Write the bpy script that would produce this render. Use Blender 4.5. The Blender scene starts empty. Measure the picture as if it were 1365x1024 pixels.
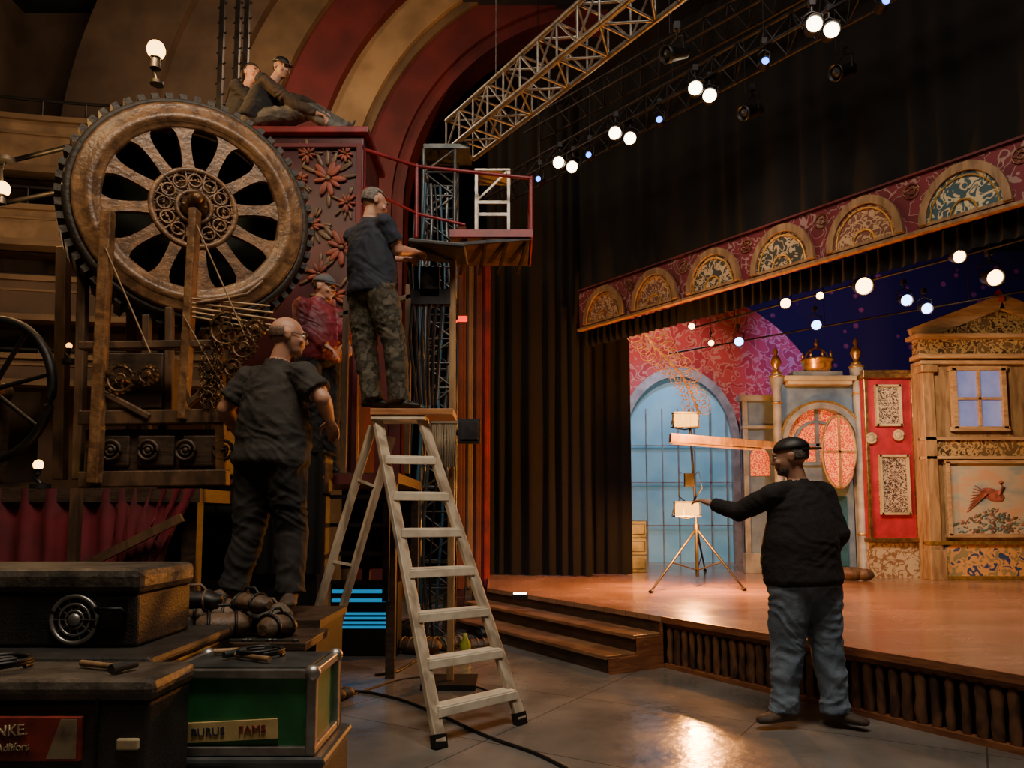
import bpy, math, random
import numpy as np
from mathutils import Vector as V, Matrix, noise, Euler
from mathutils.bvhtree import BVHTree
random.seed(7)
TH=math.radians(5); F=1000.0; H=1.25; CY=602.5
UP=V((0,0,1))
def ray(px,py):
    u=(px-682.5)/F; v=(CY-py)/F
    return V((u, math.cos(TH)-v*math.sin(TH), math.sin(TH)+v*math.cos(TH)))
def W(px,py,d):
    r=ray(px,py); s=d/r.y
    return V((r.x*s,d,H+r.z*s))
def G(px,py,z=0.0):
    r=ray(px,py); s=(z-H)/r.z
    return V((r.x*s,r.y*s,z))
scene=bpy.context.scene
COL=scene.collection
# ------------------------------------------------------------------ materials
def M(name,c1,c2=None,kind='noise',scale=6,rough=.6,metal=0,bump=0.0,bs=40,em=None,es=0,stretch=(1,1,1),rot=0,thr=.5,c3=None,coat=0):
    m=bpy.data.materials.new(name); m.use_nodes=True
    n=m.node_tree.nodes; l=m.node_tree.links; b=n['Principled BSDF']
    if c2 is None: c2=tuple(x*.6 for x in c1)
    tc=n.new('ShaderNodeTexCoord'); mp=n.new('ShaderNodeMapping')
    mp.inputs['Scale'].default_value=stretch; mp.inputs['Rotation'].default_value=(0,0,rot)
    l.new(tc.outputs['Object'],mp.inputs['Vector'])
    rp=n.new('ShaderNodeValToRGB'); e=rp.color_ramp.elements
    e[0].color=(*c1,1); e[1].color=(*c2,1); e[0].position=.38; e[1].position=.62
    if kind in('noise','wood','camo','scroll','paint'):
        t=n.new('ShaderNodeTexNoise'); t.inputs['Scale'].default_value=scale; t.inputs['Detail'].default_value=6 if kind!='scroll' else 1.2
        if kind=='wood': t.inputs['Distortion'].default_value=.6
        if kind=='scroll':
            t.inputs['Distortion'].default_value=1.2; w_=.03*thr*2
            e[0].color=(*c2,1); e[0].position=.5-w_*1.6; e[1].position=.5-w_
            e[1].color=(*c1,1); q=e.new(.5+w_*.6); q.color=(*c1,1); q=e.new(.5+w_*1.2); q.color=(*(c3 or c2),1)
        if kind=='paint':
            e[0].position=.3; e[1].position=.5; x=e.new(.62); x.color=(*c3,1)
        l.new(mp.outputs[0],t.inputs['Vector']); l.new(t.outputs['Fac'],rp.inputs[0])
        if kind=='camo':
            rp.color_ramp.interpolation='CONSTANT'; e[0].position=0; e[1].position=.48
            x=e.new(.56); x.color=(*(c3 or c1),1)
    elif kind=='orn':
        nz=n.new('ShaderNodeTexNoise'); nz.inputs['Scale'].default_value=scale*.7
        l.new(mp.outputs[0],nz.inputs['Vector'])
        mx=n.new('ShaderNodeMixRGB'); mx.inputs[0].default_value=.12
        l.new(mp.outputs[0],mx.inputs[1]); l.new(nz.outputs['Color'],mx.inputs[2])
        t=n.new('ShaderNodeTexVoronoi'); t.feature='DISTANCE_TO_EDGE'; t.inputs['Scale'].default_value=scale
        l.new(mx.outputs[0],t.inputs['Vector']); l.new(t.outputs['Distance'],rp.inputs[0])
        e[0].position=.03*thr*2; e[1].position=.06*thr*2
        if c3:
            x=e.new(.3); x.color=(*c3,1)
    elif kind=='spots':
        t=n.new('ShaderNodeTexVoronoi'); t.inputs['Scale'].default_value=scale
        l.new(mp.outputs[0],t.inputs['Vector']); l.new(t.outputs['Distance'],rp.inputs[0]); e[0].position=.16*thr*2; e[1].position=.22*thr*2
    elif kind=='brick':
        t=n.new('ShaderNodeTexBrick'); t.inputs['Scale'].default_value=scale; t.inputs['Color1'].default_value=(*c1,1); t.inputs['Color2'].default_value=(*c2,1)
        t.inputs['Mortar'].default_value=(*(c3 or (.02,.015,.01)),1); t.inputs['Mortar Size'].default_value=thr*.02; t.inputs['Brick Width'].default_value=3.4 if metal==0 else 1.2
        t.inputs['Row Height'].default_value=.14 if metal==0 else 1.2
        if metal==1: t.offset=0
        l.new(mp.outputs[0],t.inputs['Vector'])
    src=rp.outputs[0]
    if kind=='brick':
        nz=n.new('ShaderNodeTexNoise'); nz.inputs['Scale'].default_value=1.6; nz.inputs['Detail'].default_value=9
        l.new(tc.outputs['Object'],nz.inputs['Vector'])
        mx=n.new('ShaderNodeMixRGB'); mx.blend_type='MULTIPLY'; mx.inputs[0].default_value=.7 if metal else .3
        l.new(t.outputs['Color'],mx.inputs[1])
        r2=n.new('ShaderNodeMapRange'); r2.inputs[1].default_value=.3; r2.inputs[2].default_value=.7; r2.inputs[3].default_value=.4; r2.inputs[4].default_value=1.35
        l.new(nz.outputs['Fac'],r2.inputs[0]); l.new(r2.outputs[0],mx.inputs[2])
        rr=n.new('ShaderNodeMapRange'); rr.inputs[1].default_value=.3; rr.inputs[2].default_value=.7; rr.inputs[3].default_value=rough*.7; rr.inputs[4].default_value=rough*1.5
        l.new(nz.outputs['Fac'],rr.inputs[0]); l.new(rr.outputs[0],b.inputs['Roughness'])
        src=mx.outputs[0]
    else: b.inputs['Roughness'].default_value=rough
    l.new(src,b.inputs['Base Color'])
    b.inputs['Metallic'].default_value=metal if kind!='brick' else 0
    if bump:
        nb=n.new('ShaderNodeTexNoise'); nb.inputs['Scale'].default_value=bs; nb.inputs['Detail'].default_value=4
        l.new(mp.outputs[0],nb.inputs['Vector'])
        bp=n.new('ShaderNodeBump'); bp.inputs['Strength'].default_value=bump; bp.inputs['Distance'].default_value=.02
        l.new(nb.outputs['Fac'],bp.inputs['Height']); l.new(bp.outputs[0],b.inputs['Normal'])
    if es:
        if em: b.inputs['Emission Color'].default_value=(*em,1); b.inputs['Specular IOR Level'].default_value=0
        else: l.new(src,b.inputs['Emission Color'])
        b.inputs['Emission Strength'].default_value=es
    return m
m_floor=M('worn_concrete',(.19,.175,.16),(.16,.148,.136),kind='brick',scale=1.0,rough=.2,thr=.25,c3=(.07,.062,.055),metal=1,rot=-1.02,bump=.14,bs=12)
m_deck=M('stage_boards',(.33,.18,.11),(.27,.145,.085),kind='brick',scale=1.0,rough=.2,thr=.16,c3=(.13,.065,.035),rot=-.1,bump=.03,bs=10)
m_red_wood=M('reddish_wood',(.26,.10,.04),(.14,.05,.025),kind='wood',scale=5,stretch=(1,1,8),rough=.4)
m_step=M('step_wood',(.32,.17,.08),(.17,.08,.04),kind='wood',scale=4,stretch=(1,1,6),rough=.35)
m_dkwood=M('dark_wood',(.06,.035,.022),(.026,.016,.011),kind='wood',scale=6,stretch=(1,1,5),rough=.5,bump=.2)
m_skirt=M('carved_skirt',(.17,.075,.035),(.04,.018,.01),kind='wood',scale=9,stretch=(1,1,.5),rough=.55,bump=.4,bs=18)
m_tan=M('tan_wood',(.32,.20,.095),(.18,.105,.05),kind='wood',scale=5,stretch=(3,3,.6),rough=.5,bump=.12)
m_wheel=M('wheel_wood',(.22,.115,.05),(.09,.045,.022),kind='wood',scale=10,rough=.36,bump=.25)
m_wheeld=M('aged_machine_wood',(.12,.065,.034),(.045,.026,.015),kind='wood',scale=8,stretch=(1,1,.4),rough=.5,bump=.2)
m_black=M('black_paint',(.009,.009,.010),(.004,.004,.005),rough=.5)
m_rubber=M('worn_tyre',(.028,.020,.014),(.012,.009,.007),rough=.6,bump=.4,bs=30)
m_blackcloth=M('black_drape',(.0022,.002,.0024),(.0012,.0011,.0014),rough=1.0)
m_redcloth=M('crimson_velvet',(.17,.010,.022),(.07,.005,.011),rough=.8,scale=3)
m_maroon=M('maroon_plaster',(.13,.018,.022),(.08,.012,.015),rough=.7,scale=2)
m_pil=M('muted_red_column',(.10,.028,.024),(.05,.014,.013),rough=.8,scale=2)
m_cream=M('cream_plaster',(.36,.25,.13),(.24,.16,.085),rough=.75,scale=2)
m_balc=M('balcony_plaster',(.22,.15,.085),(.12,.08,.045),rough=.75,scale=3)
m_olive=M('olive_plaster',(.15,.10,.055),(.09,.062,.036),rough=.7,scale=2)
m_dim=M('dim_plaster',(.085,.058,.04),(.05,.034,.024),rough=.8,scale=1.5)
m_alu=M('aluminium',(.42,.41,.39),(.26,.25,.24),rough=.38,metal=.85,scale=12)
m_truss=M('silver_truss_metal',(.27,.26,.24),(.16,.155,.145),rough=.4,metal=.6,scale=12)
m_dark_metal=M('dark_metal',(.035,.035,.04),(.018,.018,.02),rough=.5,metal=.8)
m_steel=M('grey_steel',(.13,.145,.15),(.06,.07,.075),rough=.4,metal=.7)
m_redpaint=M('red_paint',(.24,.013,.018),(.14,.009,.012),rough=.45)
m_gold=M('gold_leaf',(.75,.48,.14),(.45,.26,.07),rough=.3,metal=.8,scale=20)
m_brass=M('aged_brass',(.4,.25,.1),(.2,.11,.05),rough=.35,metal=.85,scale=15)
m_iron=M('rusty_iron',(.18,.10,.045),(.07,.04,.022),rough=.42,metal=.6,scale=15)
m_val=M('damask_valance',(.34,.2,.18),(.13,.012,.022),kind='scroll',scale=6,rough=.7,thr=.3,c3=(.17,.016,.03))
m_tymp=M('tympanum_scrollwork',(.55,.42,.24),(.03,.04,.035),kind='scroll',scale=12,rough=.5,thr=.9)
m_tymp2=M('tympanum_tiles',(.5,.34,.18),(.16,.06,.045),kind='scroll',scale=13,rough=.5,thr=.9)
m_tymp3=M('tympanum_blue',(.6,.5,.3),(.025,.08,.11),kind='scroll',scale=10,rough=.5,thr=.9)
m_carve=M('carved_frieze',(.38,.25,.1),(.045,.028,.016),kind='scroll',scale=11,rough=.5,thr=.9,c3=(.12,.075,.035),bump=.4,bs=25)
m_sidepanel=M('scenery_red',(.32,.012,.028),(.22,.009,.02),rough=.5)
m_bluegrey=M('bluegrey_paint',(.13,.20,.30),(.075,.12,.20),rough=.6,scale=4)
m_greytrim=M('greygold_trim',(.26,.27,.27),(.15,.16,.17),rough=.5,scale=5)
m_teal=M('teal_paint',(.02,.10,.16),(.014,.06,.10),rough=.5)
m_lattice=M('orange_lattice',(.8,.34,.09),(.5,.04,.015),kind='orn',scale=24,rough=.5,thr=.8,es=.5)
m_creamset=M('cream_scenery',(.42,.34,.2),(.27,.22,.13),rough=.6,scale=3)
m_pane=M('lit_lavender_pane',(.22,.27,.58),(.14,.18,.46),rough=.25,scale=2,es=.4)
m_backdrop=M('night_backdrop',(.40,.09,.14),(.025,.018,.06),kind='spots',scale=2.8,rough=.9,thr=.42)
m_pinkpat=M('rose_floral_cloth',(.42,.22,.17),(.30,.035,.045),kind='scroll',scale=5,rough=.85,thr=.6,c3=(.38,.06,.065))
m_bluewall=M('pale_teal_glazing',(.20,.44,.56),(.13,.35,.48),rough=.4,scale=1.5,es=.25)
m_poster=M('poster_print',(.42,.33,.24),(.035,.022,.022),kind='scroll',scale=26,rough=.5,thr=.9)
m_tiles_blue=M('blue_ornament_tiles',(.6,.3,.1),(.03,.06,.16),kind='scroll',scale=8,rough=.4,thr=1.1,c3=(.26,.2,.1))
m_tiles_cream=M('cream_ornament_tiles',(.18,.10,.05),(.38,.30,.2),kind='scroll',scale=9,rough=.4,thr=.8)
m_mural=M('mural_landscape',(.22,.28,.30),(.42,.36,.28),kind='paint',rough=.5,scale=2.6,c3=(.50,.30,.18),stretch=(1,1,2.4))
m_green=M('green_case_paint',(.025,.20,.07),(.016,.12,.045),rough=.4)
DK=(.0,.0,.0)
m_warm=M('warm_lens',DK,em=(1,.56,.20),es=14,rough=.5)
m_white_l=M('white_lens',DK,em=(1,.80,.50),es=15,rough=.5)
m_blue_l=M('blue_lens',DK,em=(.04,.18,1),es=8,rough=.5)
m_pale_l=M('pale_blue_lens',DK,em=(.22,.45,1),es=13,rough=.5)
m_amber=M('amber_glow',DK,em=(1,.40,.05),es=4.5,rough=.6)
m_leather=M('brown_leather',(.14,.085,.05),(.06,.038,.025),rough=.55,scale=12,bump=.3)
m_greycloth=M('grey_canvas',(.12,.115,.10),(.06,.058,.05),rough=.8,scale=10,bump=.3)
m_case=M('black_vinyl',(.030,.027,.024),(.012,.011,.011),rough=.5,bump=.25,bs=120,scale=5)
m_lid=M('padded_lid_vinyl',(.075,.063,.05),(.024,.02,.017),rough=.5,bump=.4,bs=26,scale=8)
m_paper=M('aged_paper',(.50,.41,.25),(.34,.26,.15),rough=.7,scale=16)
m_pic=M('faded_picture',(.30,.24,.15),(.13,.09,.06),rough=.7,scale=14)
m_ink=M('ink',(.02,.03,.06),(.02,.02,.04),rough=.7)
m_redprint=M('red_print',(.27,.03,.02),(.10,.014,.01),rough=.6,scale=14)
m_skin=M('skin',(.46,.25,.17),(.38,.19,.125),rough=.5,scale=14,bump=.05)
m_hairg=M('grey_hair',(.16,.14,.12),(.06,.05,.045),rough=.7,scale=60,bump=.5,bs=120)
m_haird=M('dark_hair',(.02,.015,.012),(.01,.008,.007),rough=.6,scale=60,bump=.5,bs=120)
m_hairb=M('cropped_hair',(.15,.09,.06),(.09,.055,.04),rough=.7,scale=60,bump=.3,bs=120)
m_charshirt=M('charcoal_shirt',(.026,.023,.022),(.015,.014,.014),rough=.85,bump=.25,bs=30)
m_blkpants=M('black_trousers',(.012,.012,.014),(.007,.007,.008),rough=.85,bump=.2,bs=20)
m_navy=M('navy_tshirt',(.010,.016,.034),(.006,.009,.02),rough=.85,bump=.2,bs=20)
m_camo=M('muted_camouflage',(.05,.045,.032),(.022,.021,.016),kind='camo',scale=13,rough=.85,c3=(.075,.066,.048),bump=.2)
m_redjkt=M('maroon_jacket',(.20,.018,.03),(.10,.010,.018),rough=.55,scale=8,bump=.3,bs=20)
m_jeans=M('worn_jeans',(.20,.27,.37),(.10,.14,.20),rough=.85,scale=6,bump=.3,bs=25)
m_sweater=M('black_sweater',(.012,.010,.012),(.007,.006,.007),rough=.9,bump=.3,bs=35)
m_shoe=M('brown_suede',(.10,.065,.045),(.05,.033,.024),rough=.7,bump=.2)
m_bootg=M('grey_boots',(.14,.125,.11),(.07,.06,.055),rough=.6,bump=.2)
m_greycap=M('grey_cap',(.10,.105,.12),(.06,.062,.07),rough=.8)
m_brownslv=M('brown_sleeve',(.05,.032,.022),(.03,.02,.014),rough=.8)
m_eyew=M('eye_white',(.7,.68,.64),(.6,.58,.55),rough=.2)
m_ladder=M('ladder_painted_wood',(.50,.43,.33),(.25,.20,.145),rough=.45,kind='wood',scale=6,stretch=(2,2,.6))
m_lstep=M('ladder_cream_tread',(.74,.68,.56),(.55,.49,.39),rough=.45,scale=8)
m_plank=M('orange_plank',(.42,.19,.07),(.26,.10,.04),kind='wood',scale=8,stretch=(.5,3,3),rough=.5)
m_palepl=M('pale_plank',(.42,.28,.15),(.28,.175,.09),kind='wood',scale=8,stretch=(.5,3,3),rough=.5)
m_paleframe=M('pale_metal_frame',(.38,.34,.28),(.25,.22,.18),rough=.4,metal=.3)
m_ceiling=M('ceiling_dark',(.010,.013,.024),(.006,.008,.014),rough=.9)
m_rose=M('rust_rose',(.24,.05,.025),(.12,.022,.014),rough=.6)
m_cabinet=M('wine_lacquer',(.075,.010,.014),(.035,.006,.009),rough=.4,scale=3)
m_leaf=M('bronze_leaf',(.14,.075,.03),(.07,.038,.016),rough=.5)
# ------------------------------------------------------------------ mesh builder
def axes(d,up=UP):
    d=V(d).normalized(); u=V(up)
    if abs(d.dot(u.normalized()))>.98: u=V((1,0,0)) if abs(d.x)<.9 else V((0,1,0))
    x=d.cross(u).normalized(); y=x.cross(d).normalized()
    return x,y,d
class MB:
    def __init__(s): s.v=[];s.f=[];s.m=[];s.s=[]
    def add(s,vs,fs,m=0,sm=False):
        o=len(s.v); s.v+= [V(p) for p in vs]
        for f in fs: s.f.append([i+o for i in f]); s.m.append(m); s.s.append(sm)
    def box(s,c,sz,R=None,m=0,taper=1):
        c=V(c);vs=[]
        for z in(-1,1):
            t=taper if z>0 else 1
            for x,y in((-1,-1),(1,-1),(1,1),(-1,1)):
                p=V((x*sz[0]/2*t,y*sz[1]/2*t,z*sz[2]/2)); 
                if R is not None: p=R@p
                vs.append(c+p)
        s.add(vs,[(3,2,1,0),(4,5,6,7),(0,1,5,4),(1,2,6,5),(2,3,7,6),(3,0,4,7)],m)
    def beam(s,p0,p1,w,h,m=0,up=UP,w1=None,h1=None):
        p0=V(p0);p1=V(p1);x,y,d=axes(p1-p0,up); w1=w if w1 is None else w1; h1=h if h1 is None else h1
        vs=[]
        for p,a,b in((p0,w,h),(p1,w1,h1)):
            for i,j in((-1,-1),(1,-1),(1,1),(-1,1)): vs.append(p+x*(i*a/2)+y*(j*b/2))
        s.add(vs,[(0,1,2,3),(7,6,5,4),(4,5,1,0),(5,6,2,1),(6,7,3,2),(7,4,0,3)],m)
    def cyl(s,p0,p1,r0,r1=None,n=14,m=0):
        p0=V(p0);p1=V(p1); r1=r0 if r1 is None else r1; x,y,d=axes(p1-p0)
        vs=[];
        for p,r in((p0,r0),(p1,r1)):
            for i in range(n):
                a=2*math.pi*i/n; vs.append(p+x*(math.cos(a)*r)+y*(math.sin(a)*r))
        s.add(vs,[(i,(i+1)%n,n+(i+1)%n,n+i) for i in range(n)],m,True)
        s.add(vs[:n],[tuple(range(n))[::-1]],m); s.add(vs[n:],[tuple(range(n))],m)
    def tube(s,pts,r,n=8,m=0,closed=False):
        pts=[V(p) for p in pts]; N=len(pts); vs=[]
        for k,p in enumerate(pts):
            a=pts[(k-1)%N] if (closed or k>0) else p; b=pts[(k+1)%N] if (closed or k<N-1) else p
            x,y,d=axes(b-a)
            for i in range(n):
                t=2*math.pi*i/n; vs.append(p+x*(math.cos(t)*r)+y*(math.sin(t)*r))
        fs=[]
        for k in range(N if closed else N-1):
            q=(k+1)%N
            for i in range(n): fs.append((k*n+i,k*n+(i+1)%n,q*n+(i+1)%n,q*n+i))
        s.add(vs,fs,m,True)
        if not closed:
            s.add(vs[:n],[tuple(range(n))[::-1]],m); s.add(vs[-n:],[tuple(range(n))],m)
    def ring(s,c,ax,R,r,n=28,k=8,m=0,e=None):
        c=V(c);x,y,d=axes(ax)
        s.tube([c+x*(math.cos(2*math.pi*i/n)*R)+y*(math.sin(2*math.pi*i/n)*R*(e or 1)) for i in range(n)],r,k,m,True)
    def lathe(s,prof,o,ax=UP,n=32,m=0,closed=False,sm=True):
        o=V(o);x,y,d=axes(ax);vs=[]
        for r,h in prof:
            for i in range(n):
                a=2*math.pi*i/n; vs.append(o+d*h+x*(math.cos(a)*r)+y*(math.sin(a)*r))
        P=len(prof);fs=[]
        for k in range(P if closed else P-1):
            q=(k+1)%P
            for i in range(n): fs.append((k*n+i,k*n+(i+1)%n,q*n+(i+1)%n,q*n+i))
        s.add(vs,fs,m,sm)
        if not closed:
            s.add(vs[:n],[tuple(range(n))[::-1]],m); s.add(vs[-n:],[tuple(range(n))],m)
    def ell(s,c,r,R=None,m=0,n=14,cond=None):
        c=V(c); h=n//2+2; vs=[];keep=[]
        for j in range(h+1):
            t=math.pi*j/h
            for i in range(n):
                a=2*math.pi*i/n; q=V((math.sin(t)*math.cos(a),math.sin(t)*math.sin(a),math.cos(t)))
                keep.append(cond(q) if cond else True)
                p=V((q.x*r[0],q.y*r[1],q.z*r[2])); 
                if R is not None: p=R@p
                vs.append(c+p)
        fs=[]
        for j in range(h):
            for i in range(n):
                f=(j*n+i,(j+1)*n+i,(j+1)*n+(i+1)%n,j*n+(i+1)%n)
                if all(keep[q] for q in f):
                    if j==0: f=(i,(j+1)*n+i,(j+1)*n+(i+1)%n)
                    elif j==h-1: f=(j*n+i,(j+1)*n+i,j*n+(i+1)%n)
                    fs.append(f)
        if not cond:
            top=0; bot=h*n
            fs=[tuple(top if q<n else (bot if q>=bot else q) for q in f) for f in fs]
            fs=[tuple(dict.fromkeys(f)) for f in fs]
        s.add(vs,fs,m,True)
    def rc(s,p0,p1,r0,r1,m=0,n=14):
        p0=V(p0);p1=V(p1)
        s.ell(p0,(r0,)*3,None,m,n); s.ell(p1,(r1,)*3,None,m,n)
        if (p1-p0).length>1e-4: s.cyl(p0,p1,r0,r1,n,m)
    def loft(s,rings,m=0,n=22,sq=1.0):
        vs=[]
        for c,A,B in rings:
            c=V(c)
            for i in range(n):
                a=2*math.pi*i/n; vs.append(c+A*math.cos(a)+B*math.sin(a))
        fs=[]
        for k in range(len(rings)-1):
            for i in range(n): fs.append((k*n+i,k*n+(i+1)%n,(k+1)*n+(i+1)%n,(k+1)*n+i))
        s.add(vs,fs,m,True); s.add(vs[:n],[tuple(range(n))[::-1]],m,True); s.add(vs[-n:],[tuple(range(n))],m,True)
    def poly(s,pts,T,m=0):
        n=len(pts); vs=[V(p) for p in pts]+[V(p)+V(T) for p in pts]
        s.add(vs,[tuple(range(n)),tuple(range(2*n-1,n-1,-1))]+[(i,n+i,n+(i+1)%n,(i+1)%n) for i in range(n)],m)
    def sweep(s,P,w,z0,z1,m=0):
        n=len(P); vs=[]
        for x,y in P: vs+= [V((x,y,z0)),V((x,y,z1)),V((x,y+w,z1)),V((x,y+w,z0))]
        fs=[]
        for i in range(n-1):
            for k in range(4): fs.append((i*4+k,i*4+(k+1)%4,(i+1)*4+(k+1)%4,(i+1)*4+k))
        fs+=[(0,1,2,3),(4*n-1,4*n-2,4*n-3,4*n-4)]
        s.add(vs,fs,m)
    def arch(s,c,r0,r1,a0,a1,T,m=0,n=28,ez=1.0,ux=V((1,0,0))):
        c=V(c);A=[]
        for i in range(n+1):
            a=math.radians(a0+(a1-a0)*i/n); A.append((math.cos(a),math.sin(a)*ez))
        P=[c+ux*(x*r1)+UP*(z*r1) for x,z in A]; Q=[c+ux*(x*r0)+UP*(z*r0) for x,z in A]
        T=V(T); k=len(P); vs=P+Q+[p+T for p in P]+[p+T for p in Q]; fs=[]
        for i in range(k-1):
            fs+=[(i,i+1,k+i+1,k+i),(2*k+i+1,2*k+i,3*k+i,3*k+i+1),(i+1,i,2*k+i,2*k+i+1),(k+i,k+i+1,3*k+i+1,3*k+i)]
        fs+=[(0,k,3*k,2*k),(k-1,3*k-1,4*k-1,2*k-1)]
        s.add(vs,fs,m)
    def xf(s,Mx): s.v=[Mx@p for p in s.v]; return s
    def rb(s,x0,y0,x1,y1,d,t,m=0):
        a=W(x0,(y0+y1)/2,d).x; b=W(x1,(y0+y1)/2,d).x; zt=W((x0+x1)/2,y0,d).z; zb=W((x0+x1)/2,y1,d).z
        s.box(((a+b)/2,d+t/2,(zt+zb)/2),(abs(b-a),abs(t),abs(zt-zb)),None,m)
    def curtain(s,a,b,z0,z1,amp=.05,per=.18,m=0,rows=6,flare=0.0):
        a=V((a[0],a[1],0));b=V((b[0],b[1],0));L=(b-a).length;d=(b-a)/L;nn=V((d.y,-d.x,0))
        n=max(8,int(L/per*8)); vs=[]
        for j in range(rows+1):
            z=z0+(z1-z0)*j/rows; k=1+(1-j/rows)*.25
            for i in range(n+1):
                t=i/n*L; ph=t/per*2*math.pi+flare*math.sin(t*5.3)+flare*.7*math.sin(t*2.1+1)
                o=amp*k*(math.sin(ph)+.35*math.sin(ph*.37+1)+.15*math.sin(j*1.3+ph*.5))
                vs.append(a+d*t+nn*o+UP*z)
        w=n+1
        s.add(vs,[(j*w+i,j*w+i+1,(j+1)*w+i+1,(j+1)*w+i) for j in range(rows) for i in range(n)],m,True)
BASE={};KIDS={}
def mk(name,mb,mats,base,parent=None,bevel=0,solid=0):
    me=bpy.data.meshes.new(name); b=V(base)
    me.from_pydata([tuple(p-b) for p in mb.v],[],mb.f)
    me.polygons.foreach_set('material_index',mb.m); me.polygons.foreach_set('use_smooth',mb.s)
    for m in (mats if isinstance(mats,(list,tuple)) else [mats]): me.materials.append(m)
    me.update(); me.validate()
    o=bpy.data.objects.new(name,me); COL.objects.link(o)
    if parent: o.parent=parent; KIDS.setdefault(parent.name,[]).append(o)
    else: o.location=b
    BASE[o.name]=b
    if solid: q=o.modifiers.new('s','SOLIDIFY'); q.thickness=solid; q.offset=0
    if bevel: q=o.modifiers.new('b','BEVEL'); q.width=bevel; q.segments=2; q.limit_method='ANGLE'
    return o
def tag(o,label,cat,group=None,kind=None):
    o['label']=label;o['category']=cat
    if group:o['group']=group
    if kind:o['kind']=kind
    return o
def thing(name,label,cat,base,group=None):
    o=bpy.data.objects.new(name,None); o.empty_display_size=.1; o.location=V(base); COL.objects.link(o); BASE[o.name]=V(base)
    return tag(o,label,cat,group)
def part(parent,name,mb,mats,bevel=0,label=None,solid=0):
    o=mk(name,mb,mats,BASE[parent.name],parent,bevel,solid)
    if label:o['label']=label
    return o
def solo(name,mb,mats,label,cat,base=None,bevel=0,group=None,kind=None,solid=0):
    if base is None:
        xs=[p.x for p in mb.v];ys=[p.y for p in mb.v];zs=[p.z for p in mb.v]
        base=((min(xs)+max(xs))/2,(min(ys)+max(ys))/2,min(zs))
    return tag(mk(name,mb,mats,base,None,bevel,solid),label,cat,group,kind)
def struct(name,mb,mats,base=(0,0,0)):
    o=mk(name,mb,mats,base); o['kind']='structure'; return o
def clone(src,loc,rz=0,sc=1,label=None):
    c=src.copy(); COL.objects.link(c); c.location=V(loc); c.rotation_euler=(0,0,rz); c.scale=(sc,)*3
    if label:c['label']=label
    def rec(a,b):
        for k in KIDS.get(a.name,[]):
            q=k.copy(); COL.objects.link(q); q.parent=b; rec(k,q)
    rec(src,c); return c
# ------------------------------------------------------------------ camera
cam=bpy.data.cameras.new('camera'); co=bpy.data.objects.new('camera',cam); COL.objects.link(co)
co.location=(0,0,H); co.rotation_euler=(math.radians(90)+TH,0,0)
cam.sensor_width=36; cam.lens=36*F/1365; cam.shift_y=(CY-512)/1365; cam.clip_end=100
scene.camera=co
# ------------------------------------------------------------------ room shell
b=MB(); b.box((2,7,-.05),(24,22,.1)); struct('floor',b,m_floor)
b=MB(); b.box((2,7,9.55),(24,22,.1)); struct('ceiling',b,m_ceiling)
b=MB(); b.box((-8.05,7,4.7),(.1,22,9.7)); struct('wall_left',b,m_dim)
b=MB(); b.box((13.05,7,4.7),(.1,22,9.7)); struct('wall_right',b,m_ceiling)
b=MB(); b.box((2,17.6,4.7),(24,.1,9.7)); struct('wall_back',b,m_ceiling)
b=MB(); b.box((2,-4.05,4.7),(24,.1,9.7)); struct('wall_front',b,m_dim)
D=11.0
C=W(820,260,D); px=D/1000
arch=thing('proscenium_arch','painted plaster proscenium arch with maroon and cream bands','arch',(C.x-4.5,D,0))
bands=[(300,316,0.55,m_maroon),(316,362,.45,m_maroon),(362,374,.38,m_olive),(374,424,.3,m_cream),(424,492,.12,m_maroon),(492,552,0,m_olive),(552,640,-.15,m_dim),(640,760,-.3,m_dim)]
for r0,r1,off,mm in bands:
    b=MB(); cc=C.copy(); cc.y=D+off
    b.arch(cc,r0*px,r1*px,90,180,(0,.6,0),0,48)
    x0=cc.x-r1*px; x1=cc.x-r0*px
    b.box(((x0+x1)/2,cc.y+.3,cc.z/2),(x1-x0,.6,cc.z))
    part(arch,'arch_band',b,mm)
b=MB(); b.box((-6.4,11.6,4.7),(3.2,.2,9.4)); struct('wall_auditorium',b,m_dim)
def balcony(y0,y1,d,label,rh=.35,mm=None):
    t=W(100,y0,d).z; q=W(100,y1,d).z; n=24
    th=thing('balcony',label,'balcony',(-6,d,q-.1))
    P=[(-7.97+i*.18,d+.55*math.sin(i/n*2.2)) for i in range(n+1)]
    b=MB(); b.sweep([(x,y) for x,y in P],.22,q,t); part(th,'parapet',b,mm or m_balc)
    for z0,z1,w_ in((t,t+.07,.05),(q-.06,q+.02,.04),((t*.7+q*.3),(t*.7+q*.3)+.03,.02)):
        b=MB(); b.sweep([(x,y-w_) for x,y in P],.22+w_*2 if w_>.02 else .03,z0,z1); part(th,'moulding',b,m_olive)
    b=MB(); b.tube([(x,y+.1,t+rh) for x,y in P],.022)
    for i in range(0,n,3): b.cyl((P[i][0],P[i][1]+.1,t+.05),(P[i][0],P[i][1]+.1,t+rh),.014)
    part(th,'handrail',b,m_black)
    b=MB(); b.sweep([(x,y+.22) for x,y in P],.4,q-.06,q+.02); part(th,'slab',b,m_dkwood)
balcony(140,205,9.2,'cream plaster balcony with a black handrail')
balcony(262,305,9.0,'dim cream balcony tier with moulded edge')
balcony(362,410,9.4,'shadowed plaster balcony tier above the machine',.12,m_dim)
balcony(470,500,9.4,'low dim balcony tier with moulded edge',.15,m_dim)
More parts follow.
